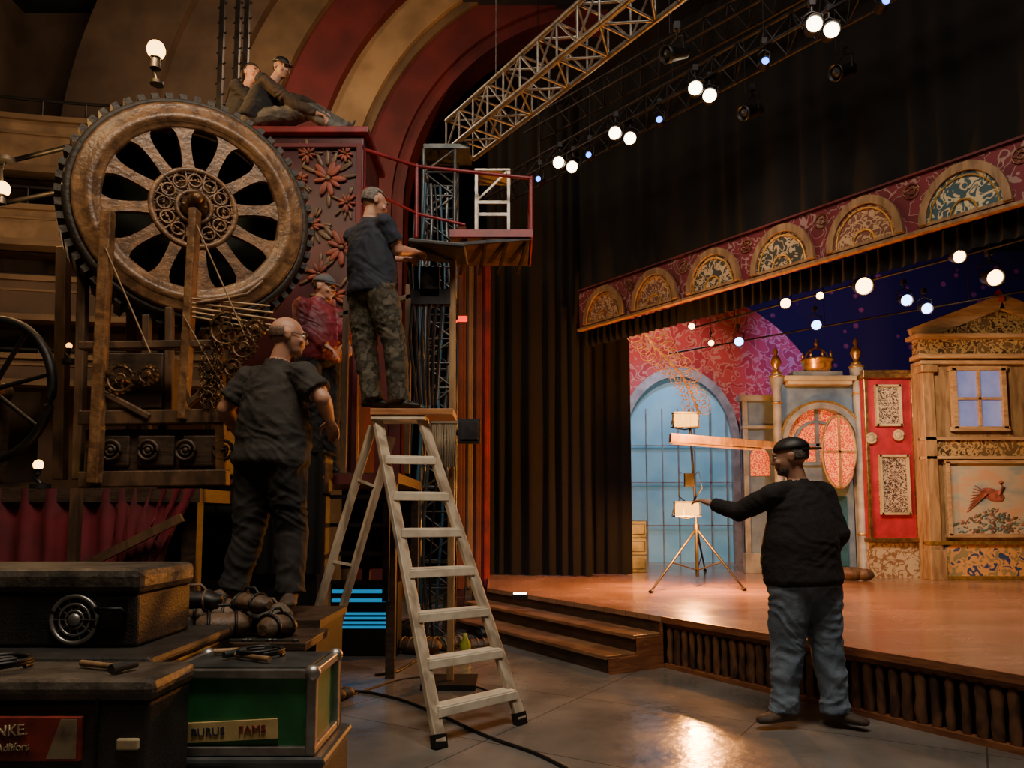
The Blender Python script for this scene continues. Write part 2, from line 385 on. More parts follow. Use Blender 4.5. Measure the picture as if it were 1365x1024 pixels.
# ------------------------------------------------------------------ stage
S=V((.52,-.854,0)).normalized(); N=V((.854,.52,0)).normalized(); A=V((1.30,6.41,0)); ZS=.42
stage=thing('stage','low theatre stage with glossy wood boards and carved skirt','stage',A)
def flat(p,z): return V((p.x,p.y,z))
p0=A-S*3.0; p1=A+S*7
P=[p0,p1,V((12.9,p1.y,0)),V((12.9,17.5,0)),V((-.45,17.5,0))]
b=MB(); o=-N*.04
Q=[P[0]+o,P[1]+o]+P[2:]
b.poly([flat(p,ZS) for p in Q],(0,0,-.045)); part(stage,'deck',b,m_deck)
b=MB()
b.poly([flat(p,ZS-.045) for p in [P[0]+N*.05,P[1]+N*.05]+P[2:]],(0,0,-ZS+.047)); part(stage,'substructure',b,m_black)
b=MB()
n=int(7/.085); 
for i in range(n):
    q=A+S*(i+.5)*.085; w=.05+.03*random.random()
    b.loft([(flat(q,.03),S*(w*.45),N*.018),(flat(q+S*random.uniform(-.01,.01),.12),S*w*.5,N*.03),(flat(q,.2),S*w*.42,N*.02),(flat(q,.3),S*w*.5,N*.028),(flat(q,.335),S*w*.3,N*.015)],0,8)
part(stage,'skirt',b,m_skirt)
R=Matrix.Rotation(math.atan2(S.y,S.x),3,'Z')
for c_,s_ in((flat(A+S*3.5+N*.02,.355),(7,.05,.05)),(flat(A+S*3.5,.018),(7,.07,.036)),(flat(A+S*3.5-N*.045,ZS-.022),(7,.02,.05))):
    b=MB(); b.box(c_,s_,R); part(stage,'nosing',b,m_red_wood)
st=thing('stair_steps','three wooden steps leading up onto the stage','stairs',flat(A-S*1.5-N*.3,0))
for k,(out,z) in enumerate(((.60,.14),(.31,.28))):
    b=MB(); b.box(flat(A-S*1.55-N*(out-.16),z-.016),(3.0,.34,.032),R); part(st,'tread',b,m_step,.006)
    b=MB(); b.box(flat(A-S*1.55-N*(out-.03),z/2-.01 if k==0 else z-.14/2-.016),(2.96,.02,.12),R); part(st,'riser',b,m_dkwood)
b=MB(); b.box(flat(A-S*1.55+N*(-.012),.335),(3.0,.02,.13),R); part(st,'riser',b,m_dkwood)
b=MB()
pr=[(-.04,0),(-.6,0),(-.6,.125),(-.31,.125),(-.31,.265),(-.05,.265),(-.05,.37),(-.04,.37)]
b.poly([A+N*x+UP*z for x,z in pr],-S*.03); part(st,'side_panel',b,m_red_wood)
# ------------------------------------------------------------------ valance
V0=V((1.01,10.4,0)); VS=V((3.24,-4.17,0)).normalized(); VN=V((.79,.61,0)).normalized() 
RV=Matrix.Rotation(math.atan2(VS.y,VS.x),3,'Z')
val=thing('valance','red damask proscenium valance with row of painted arches','valance',flat(V0,3.88))
b=MB(); b.box(flat(V0+VS*3.6,4.16),(7.3,.06,.56),RV); part(val,'banner',b,m_val)
b=MB(); b.box(flat(V0+VS*3.6-VN*.05,3.885),(7.3,.06,.03),RV); part(val,'border_rail',b,m_tan)
b=MB(); b.box(flat(V0+VS*3.6-VN*.04,4.45),(7.3,.05,.02),RV); part(val,'border_rail',b,m_maroon)
tm=[m_tymp2,m_tymp2,m_tymp,m_tymp,m_tymp2,m_tymp3,m_tymp,m_tymp2]
for k in range(8):
    c=flat(V0+VS*(.47+.9*k)-VN*.05,3.93)
    b=MB(); b.arch(c,.315,.38,0,180,-VN*.05,0,24,1.22,VS); b.box(c,(.76,.06,.03),RV)
    ao=part(val,'painted_arch',b,m_tan)
    b=MB(); b.arch(c,.01,.315,0,180,-VN*.02,0,24,1.22,VS); mk('tympanum',b,tm[k],BASE[val.name],ao)
    b=MB(); b.arch(c-VN*.02,.275,.288,0,180,-VN*.012,0,24,1.22,VS); b.arch(c-VN*.02,.10,.115,0,180,-VN*.012,0,16,1.22,VS)
    mk('tracery',b,m_gold,BASE[val.name],ao)
for k in range(7):
    b=MB()
    c=flat(V0+VS*(.92+.9*k)-VN*.04,4.3); b.ring(c,VN,.07,.005,20,6); b.ring(c,VN,.03,.005,14,6)
    for a in range(6):
        an=a*math.pi/3; b.beam(c+VS*(math.cos(an)*.025)+UP*(math.sin(an)*.025),c+VS*(math.cos(an)*.075)+UP*(math.sin(an)*.075),.005,.005)
    part(val,'medallion',b,m_brass)
b=MB(); b.curtain((V0+VS*-.1+VN*.12)[:2],(V0+VS*7.2+VN*.12)[:2],3.66,3.9,.02,.12,0,2); solo('teaser_drape',b,m_blackcloth,'black pleated teaser drape beneath the valance','curtain')
b=MB(); b.curtain((V0+VS*-.1+VN*.15)[:2],(V0+VS*7.2+VN*.15)[:2],4.46,7.6,.03,.34,0,6,1.5); solo('border_drape',b,m_blackcloth,'tall black pleated border drape above valance','curtain')
b=MB(); b.curtain((-.32,11.0),(1.12,10.62),ZS+.01,7.4,.045,.2,0,10,2.0); solo('side_curtain',b,m_blackcloth,'long black velvet curtain hanging beside the stage','curtain')
b=MB(); b.curtain((1.10,11.1),(1.74,10.95),ZS+.01,4.6,.045,.18,0,10,1.5); solo('side_curtain',b,m_blackcloth,'narrow black leg curtain at stage opening','curtain')
b=MB(); b.curtain((-.5,16.8),(-.3,11.3),ZS+.01,7.4,.06,.25,0,4); solo('side_curtain',b,m_blackcloth,'black wing curtain running along the stage side','curtain')
for i,(x0,x1,mm,lab) in enumerate(((608,622,m_pil,'muted red painted pilaster'),(622,632,m_olive,'narrow tan plaster pilaster strip'),(632,643,m_pil,'muted red painted pilaster'),(643,654,m_redcloth,'crimson fabric covered pilaster'))):
    yy=10.2+.1*i
    b=MB(); xa=W(x0,400,yy).x; xb=W(x1,400,yy).x
    b.box(((xa+xb)/2,yy,2.6),(xb-xa-.01,.2,5.2)); b.box(((xa+xb)/2,yy-.02,.1),(xb-xa-.005,.24,.2)); b.box(((xa+xb)/2,yy-.02,5.2),(xb-xa-.005,.24,.12))
    b.box(((xa+xb)/2,yy-.11,2.6),((xb-xa)*.4,.04,4.6))
    solo('pilaster',b,mm,lab+' beside black curtain','column',bevel=.008)
# ------------------------------------------------------------------ stage scenery
b=MB(); b.box((7.3,16.3,3.8),(11,.06,6.76)); solo('backdrop',b,m_backdrop,'dark night backdrop with scattered rose blossoms','backdrop')
ga=thing('glazed_arch_scenery','pale blue glazed archway scenery with rose patterned surround','stage scenery',(W(905,600,14).x,14,ZS))
c=W(905,590,14.0); 
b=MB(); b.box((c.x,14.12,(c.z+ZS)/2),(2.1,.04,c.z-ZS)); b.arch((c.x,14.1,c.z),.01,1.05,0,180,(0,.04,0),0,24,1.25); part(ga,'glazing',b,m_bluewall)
b=MB(); b.arch((c.x,13.98,c.z),1.0,1.14,0,180,(0,.14,0),0,24,1.25); b.box((c.x-1.07,14.05,(c.z+ZS)/2),(.14,.14,c.z-ZS)); b.box((c.x+1.07,14.05,(c.z+ZS)/2),(.14,.14,c.z-ZS)); part(ga,'arch_frame',b,m_greytrim)
b=MB()
for i in range(7): b.box((c.x-.9+.3*i,14.06,(c.z+ZS)/2+.3),(.02,.03,c.z-ZS+.7))
for z in (1.1,1.9,2.6): b.box((c.x,14.06,z),(2.0,.03,.02))
part(ga,'mullion',b,m_greytrim)
b=MB(); b.arch((c.x,14.2,c.z),1.14,3.0,0,180,(0,.05,0),0,28,1.0); b.box((c.x-1.9,14.22,1.3),(1.5,.05,1.7)); b.box((c.x+1.7,14.22,1.3),(1.1,.05,1.7)); part(ga,'surround',b,m_pinkpat)
def fin(b,x,y,z,s,m=0):
    b.lathe([(.0,.0),(.06*s,0),(.07*s,.04*s),(.03*s,.07*s),(.05*s,.12*s),(.075*s,.18*s),(.05*s,.25*s),(.02*s,.29*s),(.035*s,.33*s),(.0,.4*s)],(x,y,z),UP,14,m)
D=10.6
pt=thing('castle_portal_scenery','painted castle portal with orange lattice windows and gold finials','stage scenery',(W(1095,700,D).x,D,ZS))
c=W(1096,590,D); zt=W(1095,508,D).z; zb=ZS
xl=W(1036,600,D).x; xr=W(1150,600,D).x; ro=.56
b=MB(); 
K=30; vs=[];fs=[]
for i in range(K+1):
    x=xl+.04+(xr-xl-.08)*i/K; dx=x-c.x; zz=c.z+math.sqrt(max(0,ro*ro-dx*dx)) if abs(dx)<ro else ZS
    vs+= [V((x,D+.1,zz)),V((x,D+.1,zt)),V((x,D+.18,zt)),V((x,D+.18,zz))]
for i in range(K):
    for k in range(4): fs.append((i*4+k,i*4+(k+1)%4,(i+1)*4+(k+1)%4,(i+1)*4+k))
fs+=[(0,1,2,3),(4*K+3,4*K+2,4*K+1,4*K)]
b.add(vs,fs); part(pt,'portal_wall',b,m_bluegrey)
b=MB(); b.arch((c.x,D-.02,c.z),ro-.07,ro+.02,0,180,(0,.14,0),0,26); b.box((c.x-ro+.025,D+.06,(c.z+zb)/2),(.09,.14,c.z-zb)); b.box((c.x+ro-.025,D+.06,(c.z+zb)/2),(.09,.14,c.z-zb)); part(pt,'arch_moulding',b,m_greytrim)
b=MB(); b.arch((c.x,D-.04,c.z),ro+.02,ro+.045,0,180,(0,.16,0),0,26); part(pt,'gilt_edge',b,m_gold)
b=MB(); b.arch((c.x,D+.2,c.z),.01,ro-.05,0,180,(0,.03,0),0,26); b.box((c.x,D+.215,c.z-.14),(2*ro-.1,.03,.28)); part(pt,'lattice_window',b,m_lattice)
b=MB(); b.box((c.x,D+.17,c.z+.1),(.05,.04,.8)); b.box((c.x,D+.17,c.z-.02),(2*ro-.14,.04,.04)); b.box((c.x,D+.17,c.z-.29),(2*ro-.14,.05,.05)); b.arch((c.x,D+.16,c.z),.30,.34,0,180,(0,.04,0),0,20)
part(pt,'window_bars',b,m_bluegrey)
b=MB(); b.box((c.x,D+.22,(c.z-.28+zb)/2),(2*ro-.1,.04,c.z-.28-zb)); part(pt,'door_leaf',b,m_bluegrey)
for dx in(-.23,.23):
    for z0,z1 in((.55,1.05),(1.12,1.55)): 
        b=MB(); b.box((c.x+dx,D+.19,(z0+z1)/2),(.34,.03,z1-z0)); part(pt,'door_panel',b,m_teal,.01)
b=MB(); e=(c.x+.19,D-.10,c.z-.14)
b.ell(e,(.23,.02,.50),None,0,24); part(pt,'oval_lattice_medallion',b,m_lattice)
b=MB(); x,y=V((1,0,0)),UP
b.tube([V(e)+x*(math.cos(t*math.pi/16)*.235)+y*(math.sin(t*math.pi/16)*.51) for t in range(32)],.02,8,0,True); b.box((e[0],e[1]-.01,e[2]),(.46,.05,.03)); b.box((e[0],e[1]-.01,e[2]),(.03,.05,1.0))
part(pt,'medallion_frame',b,m_tan)
for x in (xl+.02,xr-.04):
    top=zt+ (.08 if x<c.x else .22)
    b=MB(); b.lathe([(.09,0),(.09,.1),(.065,.14),(.06,top-zb-.2),(.09,top-zb-.12),(.1,top-zb)],(x,D,zb),UP,16); part(pt,'column',b,m_greytrim)
    b=MB(); fin(b,x,D,top,1.05); part(pt,'finial',b,m_gold)
    for q,r_ in((top-.02,.1),(zb+.6,.075),(top-.4,.07)): b=MB(); b.ring((x,D,q),UP,r_,.012,18,6); part(pt,'gilt_band',b,m_gold)
b=MB(); b.box((c.x-.02,D+.05,zt+.03),(xr-xl-.2,.3,.07)); b.box((c.x-.02,D+.05,zt-.03),(xr-xl-.3,.24,.06)); part(pt,'cornice',b,m_creamset,.01)
b=MB(); b.box((c.x-.02,D+.1,zt+.1),(xr-xl-.5,.2,.1)); part(pt,'attic_block',b,m_greytrim,.01)
b=MB(); cx=W(1091,480,D).x; zq=zt+.15
b.lathe([(.16,0),(.2,.03),(.2,.12),(.23,.14),(.23,.17),(.02,.17)],(cx,D+.05,zq),UP,20)
for i in range(8): a=i*math.pi/4; fin(b,cx+math.cos(a)*.2,D+.05+math.sin(a)*.2,zq+.165,.3)
b.tube([(cx+math.cos(t*math.pi/10)*.17,D+.05,zq+.16+math.sin(t*math.pi/10)*.18) for t in range(11)],.012); fin(b,cx,D+.05,zq+.33,.4)
part(pt,'crown',b,m_gold)
D=11.3
wg=thing('scenery_flat','cream and grey painted scenery flat with cornice','stage scenery',(W(1010,700,D).x,D,ZS))
b=MB(); xa=W(990,600,D).x; xb=W(1034,600,D).x; zt=W(1010,535,D).z; b.box(((xa+xb)/2,D+.05,(zt+ZS)/2),(xb-xa,.1,zt-ZS)); part(wg,'panel',b,m_bluegrey)
b=MB(); b.box(((xa+xb)/2,D,zt+.04),(xb-xa+.1,.2,.09)); b.box(((xa+xb)/2,D,zt-.4),(xb-xa+.02,.14,.05)); b.box((xa+.04,D,(zt+ZS)/2),(.08,.1,zt-ZS)); b.box(((xa+xb)/2,D,ZS+.15),(xb-xa+.04,.14,.3)); part(wg,'moulding',b,m_greytrim,.008)
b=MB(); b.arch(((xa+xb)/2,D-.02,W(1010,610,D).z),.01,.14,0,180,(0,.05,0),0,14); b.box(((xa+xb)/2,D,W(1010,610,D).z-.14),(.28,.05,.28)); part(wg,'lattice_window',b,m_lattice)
D=10.45
rp_=thing('red_scenery_panel','red scenery panel with two framed scrollwork posters','stage scenery',(W(1187,700,D).x,D,ZS))
zt=W(1185,505,D).z; zb_=W(1185,722,D).z
xa=W(1153,600,D).x; xb=W(1222,600,D).x; xm=(xa+xb)/2
b=MB(); b.box((xm,D+.06,(zt+zb_)/2),(xb-xa,.12,zt-zb_)); part(rp_,'panel',b,m_sidepanel)
b=MB(); b.box((xm,D+.02,zt+.03),(xb-xa+.06,.24,.07)); b.box((xm,D+.04,zt+.09),(xb-xa,.18,.06)); b.box((xa+.03,D-.01,(zt+zb_)/2),(.05,.05,zt-zb_)); b.box((xb-.03,D-.01,(zt+zb_)/2),(.05,.05,zt-zb_)); b.box((xm,D,zb_+.02),(xb-xa+.04,.2,.06)); part(rp_,'gilt_moulding',b,m_brass,.008)
b=MB(); b.box((xm,D+.06,(zb_+ZS)/2),(xb-xa,.14,zb_-ZS)); part(rp_,'plinth',b,m_tiles_cream)
for q in ((1167,515,1198,567),(1173,608,1209,685)):
    b=MB(); b.rb(*q,D-.03,.03); f=part(rp_,'poster',b,m_poster)
    b=MB(); 
    a0=W(q[0],(q[1]+q[3])/2,D).x; a1=W(q[2],(q[1]+q[3])/2,D).x; z1=W(1180,q[1],D).z; z0=W(1180,q[3],D).z
    for zz in(z0,z1): b.box(((a0+a1)/2,D-.04,zz),(a1-a0+.04,.05,.03))
    for xx in(a0,a1): b.box((xx,D-.04,(z0+z1)/2),(.03,.05,z1-z0+.03))
    mk('poster_frame',b,m_creamset,BASE[rp_.name],f)
for q in ((1162,584),(1198,580)):
    w=W(*q,D-.05); b=MB(); b.ring(w,(0,1,0),.065,.018,20); b.ell(w,(.05,.02,.05)); part(rp_,'round_sconce',b,m_creamset)
D=10.2
hs=thing('house_facade_scenery','timber house facade scenery with gable, window and mural','stage scenery',(W(1300,700,D).x,D,ZS))
xa=W(1228,600,D).x; xb=W(1228,600,D).x+2.6; xm=(xa+xb)/2
ze=W(1290,482,D).z; zp=W(1330,412,D).z
b=MB(); b.box((xm,D+.1,(ZS+ze)/2),(xb-xa,.14,ze-ZS)); part(hs,'wall',b,m_tan)
for zz,dx_,dy_,hh in((ze+.05,.1,.26,.06),(ze+.33,.16,.3,.06),(ze-.03,.02,.2,.05)):
    b=MB(); b.box((xm,D-.02,zz),(xb-xa+dx_,dy_,hh)); part(hs,'cornice',b,m_palepl,.01)
b=MB(); b.box((xm,D+.03,ze+.19),(xb-xa,.16,.24)); part(hs,'carved_frieze',b,m_carve)
gx=xa+1.2
b=MB(); z=ze+.36; b.poly([(xa,D+.02,z),(xb-.2,D+.02,z),(gx,D+.02,zp+.05)],(0,.1,0)); part(hs,'gable',b,m_carve)
for q in(xa-.06,xb-.14):
    b=MB(); b.beam((q,D,z),(gx,D,zp+.1),.2,.07,0,(0,1,0)); part(hs,'gable_trim',b,m_palepl)
b=MB(); b.lathe([(.11,.0),(.11,.06),(.001,.2)],(gx,D+.02,zp+.1),UP,4,sm=False); part(hs,'roof_cap',b,m_redpaint)
w0=W(1268,492,D); w1=W(1338,572,D)
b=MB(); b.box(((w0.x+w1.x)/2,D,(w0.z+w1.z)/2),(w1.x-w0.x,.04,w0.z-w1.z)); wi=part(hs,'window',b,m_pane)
b=MB(); wx=(w0.x+w1.x)/2; wz=(w0.z+w1.z)/2
for zz in(w0.z,w1.z): b.box((wx,D-.03,zz),(w1.x-w0.x+.1,.08,.06))
for xx in(w0.x,w1.x): b.box((xx,D-.03,wz),(.06,.08,w0.z-w1.z))
b.box((wx,D-.03,wz),(.035,.06,w0.z-w1.z)); b.box((wx,D-.03,wz),(w1.x-w0.x,.06,.035)); mk('window_frame',b,m_palepl,BASE[hs.name],wi)
zf=W(1300,598,D).z
b=MB(); b.box((xm,D-.0,zf),(xb-xa-.1,.1,.22)); part(hs,'carved_frieze',b,m_carve)
for q in(.13,-.13):
    b=MB(); b.box((xm,D-.02,zf+q),(xb-xa,.16,.04)); part(hs,'ledge',b,m_palepl)
for x in (xa+.09,xb-.09):
    b=MB(); b.box((x,D-.03,(ZS+ze)/2),(.16,.14,ze-ZS)); b.box((x,D-.05,ze-.12),(.22,.2,.1)); b.box((x,D-.05,ZS+.2),(.22,.2,.4)); part(hs,'pilaster_strip',b,m_tan,.01)
mz0=W(1300,714,D).z; mz1=W(1300,616,D).z; mx0=W(1262,660,D).x; mx1=xb-.45
b=MB(); b.box(((mx0+mx1)/2,D,(mz0+mz1)/2),(mx1-mx0,.04,mz1-mz0)); mu=part(hs,'mural',b,m_mural)
B0=BASE[hs.name]
b=MB()
for zz in(mz0,mz1): b.box(((mx0+mx1)/2,D-.03,zz),(mx1-mx0+.08,.08,.05))
for xx in(mx0,mx1): b.box((xx,D-.03,(mz0+mz1)/2),(.05,.08,mz1-mz0))
mk('mural_frame',b,m_palepl,B0,mu)
bx,bz=W(1322,664,D).x,W(1322,660,D).z
b=MB(); b.ell((bx,D-.024,bz),(.17,.008,.085),Matrix.Rotation(.35,3,'Y')); b.tube([(bx+.08,D-.022,bz-.0),(bx+.15,D-.022,bz+.1),(bx+.12,D-.022,bz+.16)],.024); b.ell((bx+.125,D-.022,bz+.17),(.035,.008,.028))
for i in range(9): b.beam((bx-.08,D-.024,bz+.02),(bx-.24-.015*i,D-.024,bz+.13-.045*i),.06,.006,0,UP,.015)
mk('painted_bird',b,M('faded_red_print',(.36,.10,.06),(.20,.06,.05),rough=.6,scale=20),B0,mu)
b=MB()
for i in range(200): 
    a=random.gauss(0,.28); a=max(-.6,min(.62,a)); b.ell((bx+a,D-.021,mz0+random.uniform(.03,.34-.42*abs(a)+.03)),(random.uniform(.012,.04),.004,random.uniform(.008,.022)),Matrix.Rotation(random.uniform(-1,1),3,'Y'),i%4,6)
mk('painted_foliage',b,[m_leaf,M('faded_green',(.12,.15,.09),rough=.6),M('faded_rose',(.3,.14,.1),rough=.6),M('faded_teal',(.10,.17,.18),rough=.6)],B0,mu)['kind']='stuff'
b=MB(); b.box((xm,D-.02,(mz0-.1+ZS)/2),(xb-xa-.26,.1,mz0-.14-ZS)); part(hs,'tiled_plinth',b,m_tiles_blue)
for q in(mz0-.1,ZS+.028):
    b=MB(); b.box((xm,D-.03,q),(xb-xa,.16,.045)); part(hs,'ledge',b,m_gold)
oc=W(905,500,10.9)
og=thing('gilded_ornament','gilded filigree ornament hanging beside blue arch','ornament',(oc.x,10.9,oc.z-.5))
b=MB()
def curl(b,c,r0,turns,a0,sg):
    pts=[]; n=int(14*turns)
    for i in range(n+1):
        t=i/n; r=r0*(1-t)**.8+.008; a=a0+sg*t*turns*2*math.pi; pts.append(V(c)+V((math.cos(a)*r,.02*math.sin(a*2),math.sin(a)*r)))
    b.tube(pts,.0065,5); b.ell(pts[-1],(.014,.012,.014),None,0,8)
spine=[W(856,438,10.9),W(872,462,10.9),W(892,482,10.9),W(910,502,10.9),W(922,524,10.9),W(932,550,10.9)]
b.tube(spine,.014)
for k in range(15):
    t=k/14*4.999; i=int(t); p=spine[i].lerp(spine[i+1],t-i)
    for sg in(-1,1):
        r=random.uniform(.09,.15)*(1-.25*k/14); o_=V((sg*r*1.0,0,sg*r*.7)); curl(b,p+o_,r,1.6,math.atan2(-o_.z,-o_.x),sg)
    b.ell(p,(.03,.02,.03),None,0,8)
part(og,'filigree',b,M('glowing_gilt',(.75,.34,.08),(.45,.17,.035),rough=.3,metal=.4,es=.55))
b=MB(); b.cyl(W(858,440,10.9),(W(858,440,10.9).x,10.9,9.49),.006); part(og,'hanging_wire',b,m_black)
b=MB(); c=W(847,715,11.6); 
for z in range(3): b.box((c.x,11.6,ZS+.13+z*.26),(.3,.3,.262)); b.box((c.x,11.44,ZS+.13+z*.26),(.24,.03,.16))
solo('stacked_crates',b,m_steel,'stack of small grey storage crates beside curtain','crate',bevel=.01)
b=MB(); c=W(1135,757,10.0); b.ell((c.x,10,ZS+.09),(.22,.12,.09)); b.ell((c.x+.15,9.95,ZS+.08),(.12,.1,.08)); solo('folded_cloth',b,m_leather,'brown folded cloth bundle lying on the stage','cloth')
# ------------------------------------------------------------------ light fixtures
def fixture(lens,label,nm='stage_light',r=.065,face=V((-.25,-1,-.35)),body=None):
    th=thing(nm,label,'stage light',(0,0,0)); f=face.normalized()
    b=MB(); b.lathe([(.03,.19),(.055,.17),(r*.95,.1),(r,.0),(r*1.12,-.0),(r*1.12,-.05),(r*1.02,-.05),(r*1.0,-.012),(.01,-.011)],(0,0,0),-f,18); part(th,'housing',b,m_black)
    b=MB(); b.lathe([(.001,-.045),(r*.55,-.036),(r*.98,-.014),(.001,-.012)],(0,0,0),-f,18); part(th,'lens',b,lens)
    x=f.cross(UP).normalized(); c=-f*.08
    b=MB(); b.tube([c+x*(r+.01),c+x*(r+.02)+UP*.1,c+UP*.14,c-x*(r+.02)+UP*.1,c-x*(r+.01)],.008); b.cyl(c+UP*.14,c+UP*.24,.01); b.box(c+UP*.22,(.05,.05,.06)); part(th,'yoke',b,m_dark_metal)
    return th
def place(proto,pts,z,sc=1,scl=None,rods=False):
    done=[]
    for i,(x,y) in enumerate(pts):
        p=G(x,y,z); s_=scl[i] if scl else sc
        if i==0: q=proto; proto.location=p; proto.scale=(s_,)*3
        else: q=clone(proto,p,0,s_)
        done.append((q,p,s_))
    if z<4 or rods:
        f=V((-.25,-1,-.35)).normalized()
        for q,p,s_ in done:
            b=MB(); t=-f*.08; b.cyl(t+UP*.2,t+UP*((9.49-p.z)/s_),.003,n=6); mk('suspension_rod',b,m_black,(0,0,0),q)
ZU=5.5
warm=fixture(m_white_l,'round warm white stage lamp glowing on overhead truss')
warm['group']='white lamps on overhead truss'
place(warm,[(745,217),(763,223),(820,178),(840,185),(927,118),(946,128),(1085,33),(1108,41)],ZU,1.05)
blu=fixture(m_blue_l,'small blue stage lamp glowing on overhead truss',r=.034); blu['group']='blue lamps on overhead truss'
place(blu,[(785,207),(879,160),(718,239),(1020,82),(1180,2)],ZU+.05,1,rods=True)
ZI=3.62
wi_=fixture(m_warm,'warm amber stage lamp glowing above scenery'); wi_['group']='amber lamps over scenery'
place(wi_,[(1047,404),(1151,381),(1278,342),(1325,370),(922,435),(1093,394),(948,457)],ZI,1,[.85,1.3,.85,1.2,.6,.6,.6])
bi=fixture(m_pale_l,'pale blue stage lamp glowing above scenery'); bi['group']='blue lamps over scenery'
place(bi,[(1208,400),(1235,411),(1088,433),(985,455)],ZI,.9)
def battens(pts,z,nm,label,ext=.8,r=.02,trussy=False):
    a=G(*pts[0],z);c=G(*pts[1],z);d=(c-a).normalized(); a=a-d*ext;c=c+d*ext
    b=MB()
    if trussy:
        s=V((-d.y,d.x,0))*.16
        q=[a+s,a-s,a+UP*.3]; L=(c-a).length
        for k in q: b.cyl(k,k+d*L,.018,n=8)
        n=int(L/.3)
        for i in range(n):
            p=d*(i*.3); e=d*((i+1)*.3); m_=d*((i+.5)*.3)
            b.cyl(q[0]+p,q[2]+m_,.009,n=6); b.cyl(q[2]+m_,q[0]+e,.009,n=6); b.cyl(q[1]+p,q[2]+m_,.009,n=6); b.cyl(q[2]+m_,q[1]+e,.009,n=6); b.cyl(q[0]+p,q[1]+e,.009,n=6)
    else: b.cyl(a,c,r)
    for t in (.15,.5,.85):
        p=a.lerp(c,t)+(UP*.3 if trussy else V((0,0,0))); b.cyl(p,V((p.x,p.y,9.49)),.006,n=6)
    return solo(nm,b,m_dark_metal,label,'lighting truss' if trussy else 'pipe')
battens([(754,218),(1097,34)],ZU+.24,'lighting_truss','black triangular lighting truss hung over the stage',1.5,trussy=True)
battens([(860,100),(1060,-10)],6.6,'lighting_truss','dark overhead lighting truss near the ceiling',2,trussy=True)
battens([(1047,404),(1278,342)],ZI+.22,'lighting_pipe','black lamp pipe above the scenery',1.5,.012)
battens([(985,455),(1235,411)],ZI+.22,'lighting_pipe','black lamp pipe above the painted scenery',1.2,.012)
dk=fixture(m_steel,'unlit grey theatre lamp on overhead pipe',r=.06,face=V((-.8,-.4,-.4))); dk['group']='unlit lamps on overhead pipe'
place(dk,[(995,150),(893,72),(1118,96)],ZU-.05,1.15,rods=True)
# ------------------------------------------------------------------ trusses
def boxtruss(b,p0,p1,w,n,r=.022,up=UP,r2=.011):
    p0=V(p0);p1=V(p1);x,y,d=axes(p1-p0,up); L=(p1-p0).length
    cs=[x*w/2+y*w/2,-x*w/2+y*w/2,-x*w/2-y*w/2,x*w/2-y*w/2]
    for c in cs: b.cyl(p0+c,p1+c,r,n=8)
    for i in range(n):
        a=p0+d*(L*i/n); e=p0+d*(L*(i+1)/n)
        for k in range(4):
            c0=cs[k];c1=cs[(k+1)%4]
            if i%2: c0,c1=c1,c0
            b.cyl(a+c0,e+c1,r2,n=6); b.cyl(a+cs[k],a+cs[(k+1)%4],r2,n=6)
    for k in range(4): b.cyl(p1+cs[k],p1+cs[(k+1)%4],r2,n=6)
TX=W(586,400,8.0).x
b=MB(); t0=W(622,180,8.0); t1=G(882,-35,t0.z); dd=(t1-t0).normalized(); boxtruss(b,t0-dd*.15,t1+(t1-t0)*.4,.35,15,.024,r2=.012); 
for q in(t0.lerp(t1,.2),t1): b.cyl(q+UP*.17,(q.x,q.y,9.49),.005,n=6)
solo('box_truss',b,m_truss,'silver box truss spanning overhead','truss')
ZT=t0.z-.2
b=MB(); boxtruss(b,(TX,8.0,.0),(TX,8.0,ZT-.05),.34,20,.022); b.box((TX,8,.02),(.6,.6,.04)); b.box((TX+.08,8.0,ZT-.03),(.5,.4,.05)); solo('truss_tower',b,m_steel,'grey metal truss tower standing behind the ladder','truss')
for i in range(7):
    b=MB(); x=TX-.24+.07*i; pts=[(x+.03*math.sin(k*1.1+i),7.76+.02*i,.03+k*.4) for k in range(13)]
    b.tube(pts,.012+.004*(i%3)); solo('hanging_cable',b,[m_black,m_teal,m_steel][i%3],['black cable run down the truss tower','teal cable run down the truss tower','grey cable run down the truss tower'][i%3],'cable',group='cables on truss tower')
pf=thing('railed_platform','small red railed work platform beside truss tower','platform',W(625,318,7.3))
z0=W(660,312,7.0).z; xa=W(600,320,7.0).x; xb=W(708,320,7.0).x
b=MB(); b.box(((xa+xb)/2,7.35,z0-.03),(xb-xa,.8,.05)); part(pf,'deck',b,m_dkwood)
b=MB(); b.box(((xa+xb)/2,6.94,z0-.02),(xb-xa,.03,.07)); b.box((xb,7.35,z0-.02),(.03,.84,.07)); part(pf,'edge_frame',b,m_redpaint)
b=MB(); b.beam((xa,6.96,z0-.12),(xb,6.96,z0-.06),.03,.03)
for k in range(4): b.beam((xa+.15+k*.2,6.98,z0-.06),(xa+.05+k*.2,7.7,z0-.16),.03,.03)
part(pf,'under_brace',b,m_dark_metal)
ra=W(478,197,6.6); rb_=W(556,222,6.95); rc_=W(710,241,7.0)
b=MB(); b.cyl(ra,rb_,.018); b.cyl(rb_,(xb,6.95,rc_.z),.018); b.cyl((xb,6.95,rc_.z),(xb,7.7,rc_.z),.018)
part(pf,'handrail',b,m_redpaint)
b=MB(); b.cyl(W(485,250,6.6),W(556,285,6.95),.014); b.cyl(W(556,285,6.95),W(620,300,6.95),.014); part(pf,'middle_rail',b,m_redpaint)
for p in (W(485,200,6.6),rb_,V((xb,6.95,rc_.z)),V((xb,7.7,rc_.z))):
    b=MB(); b.cyl(p,(p.x,p.y,z0-.05),.02); b.ell(p,(.025,.025,.025)); part(pf,'post',b,m_redpaint)
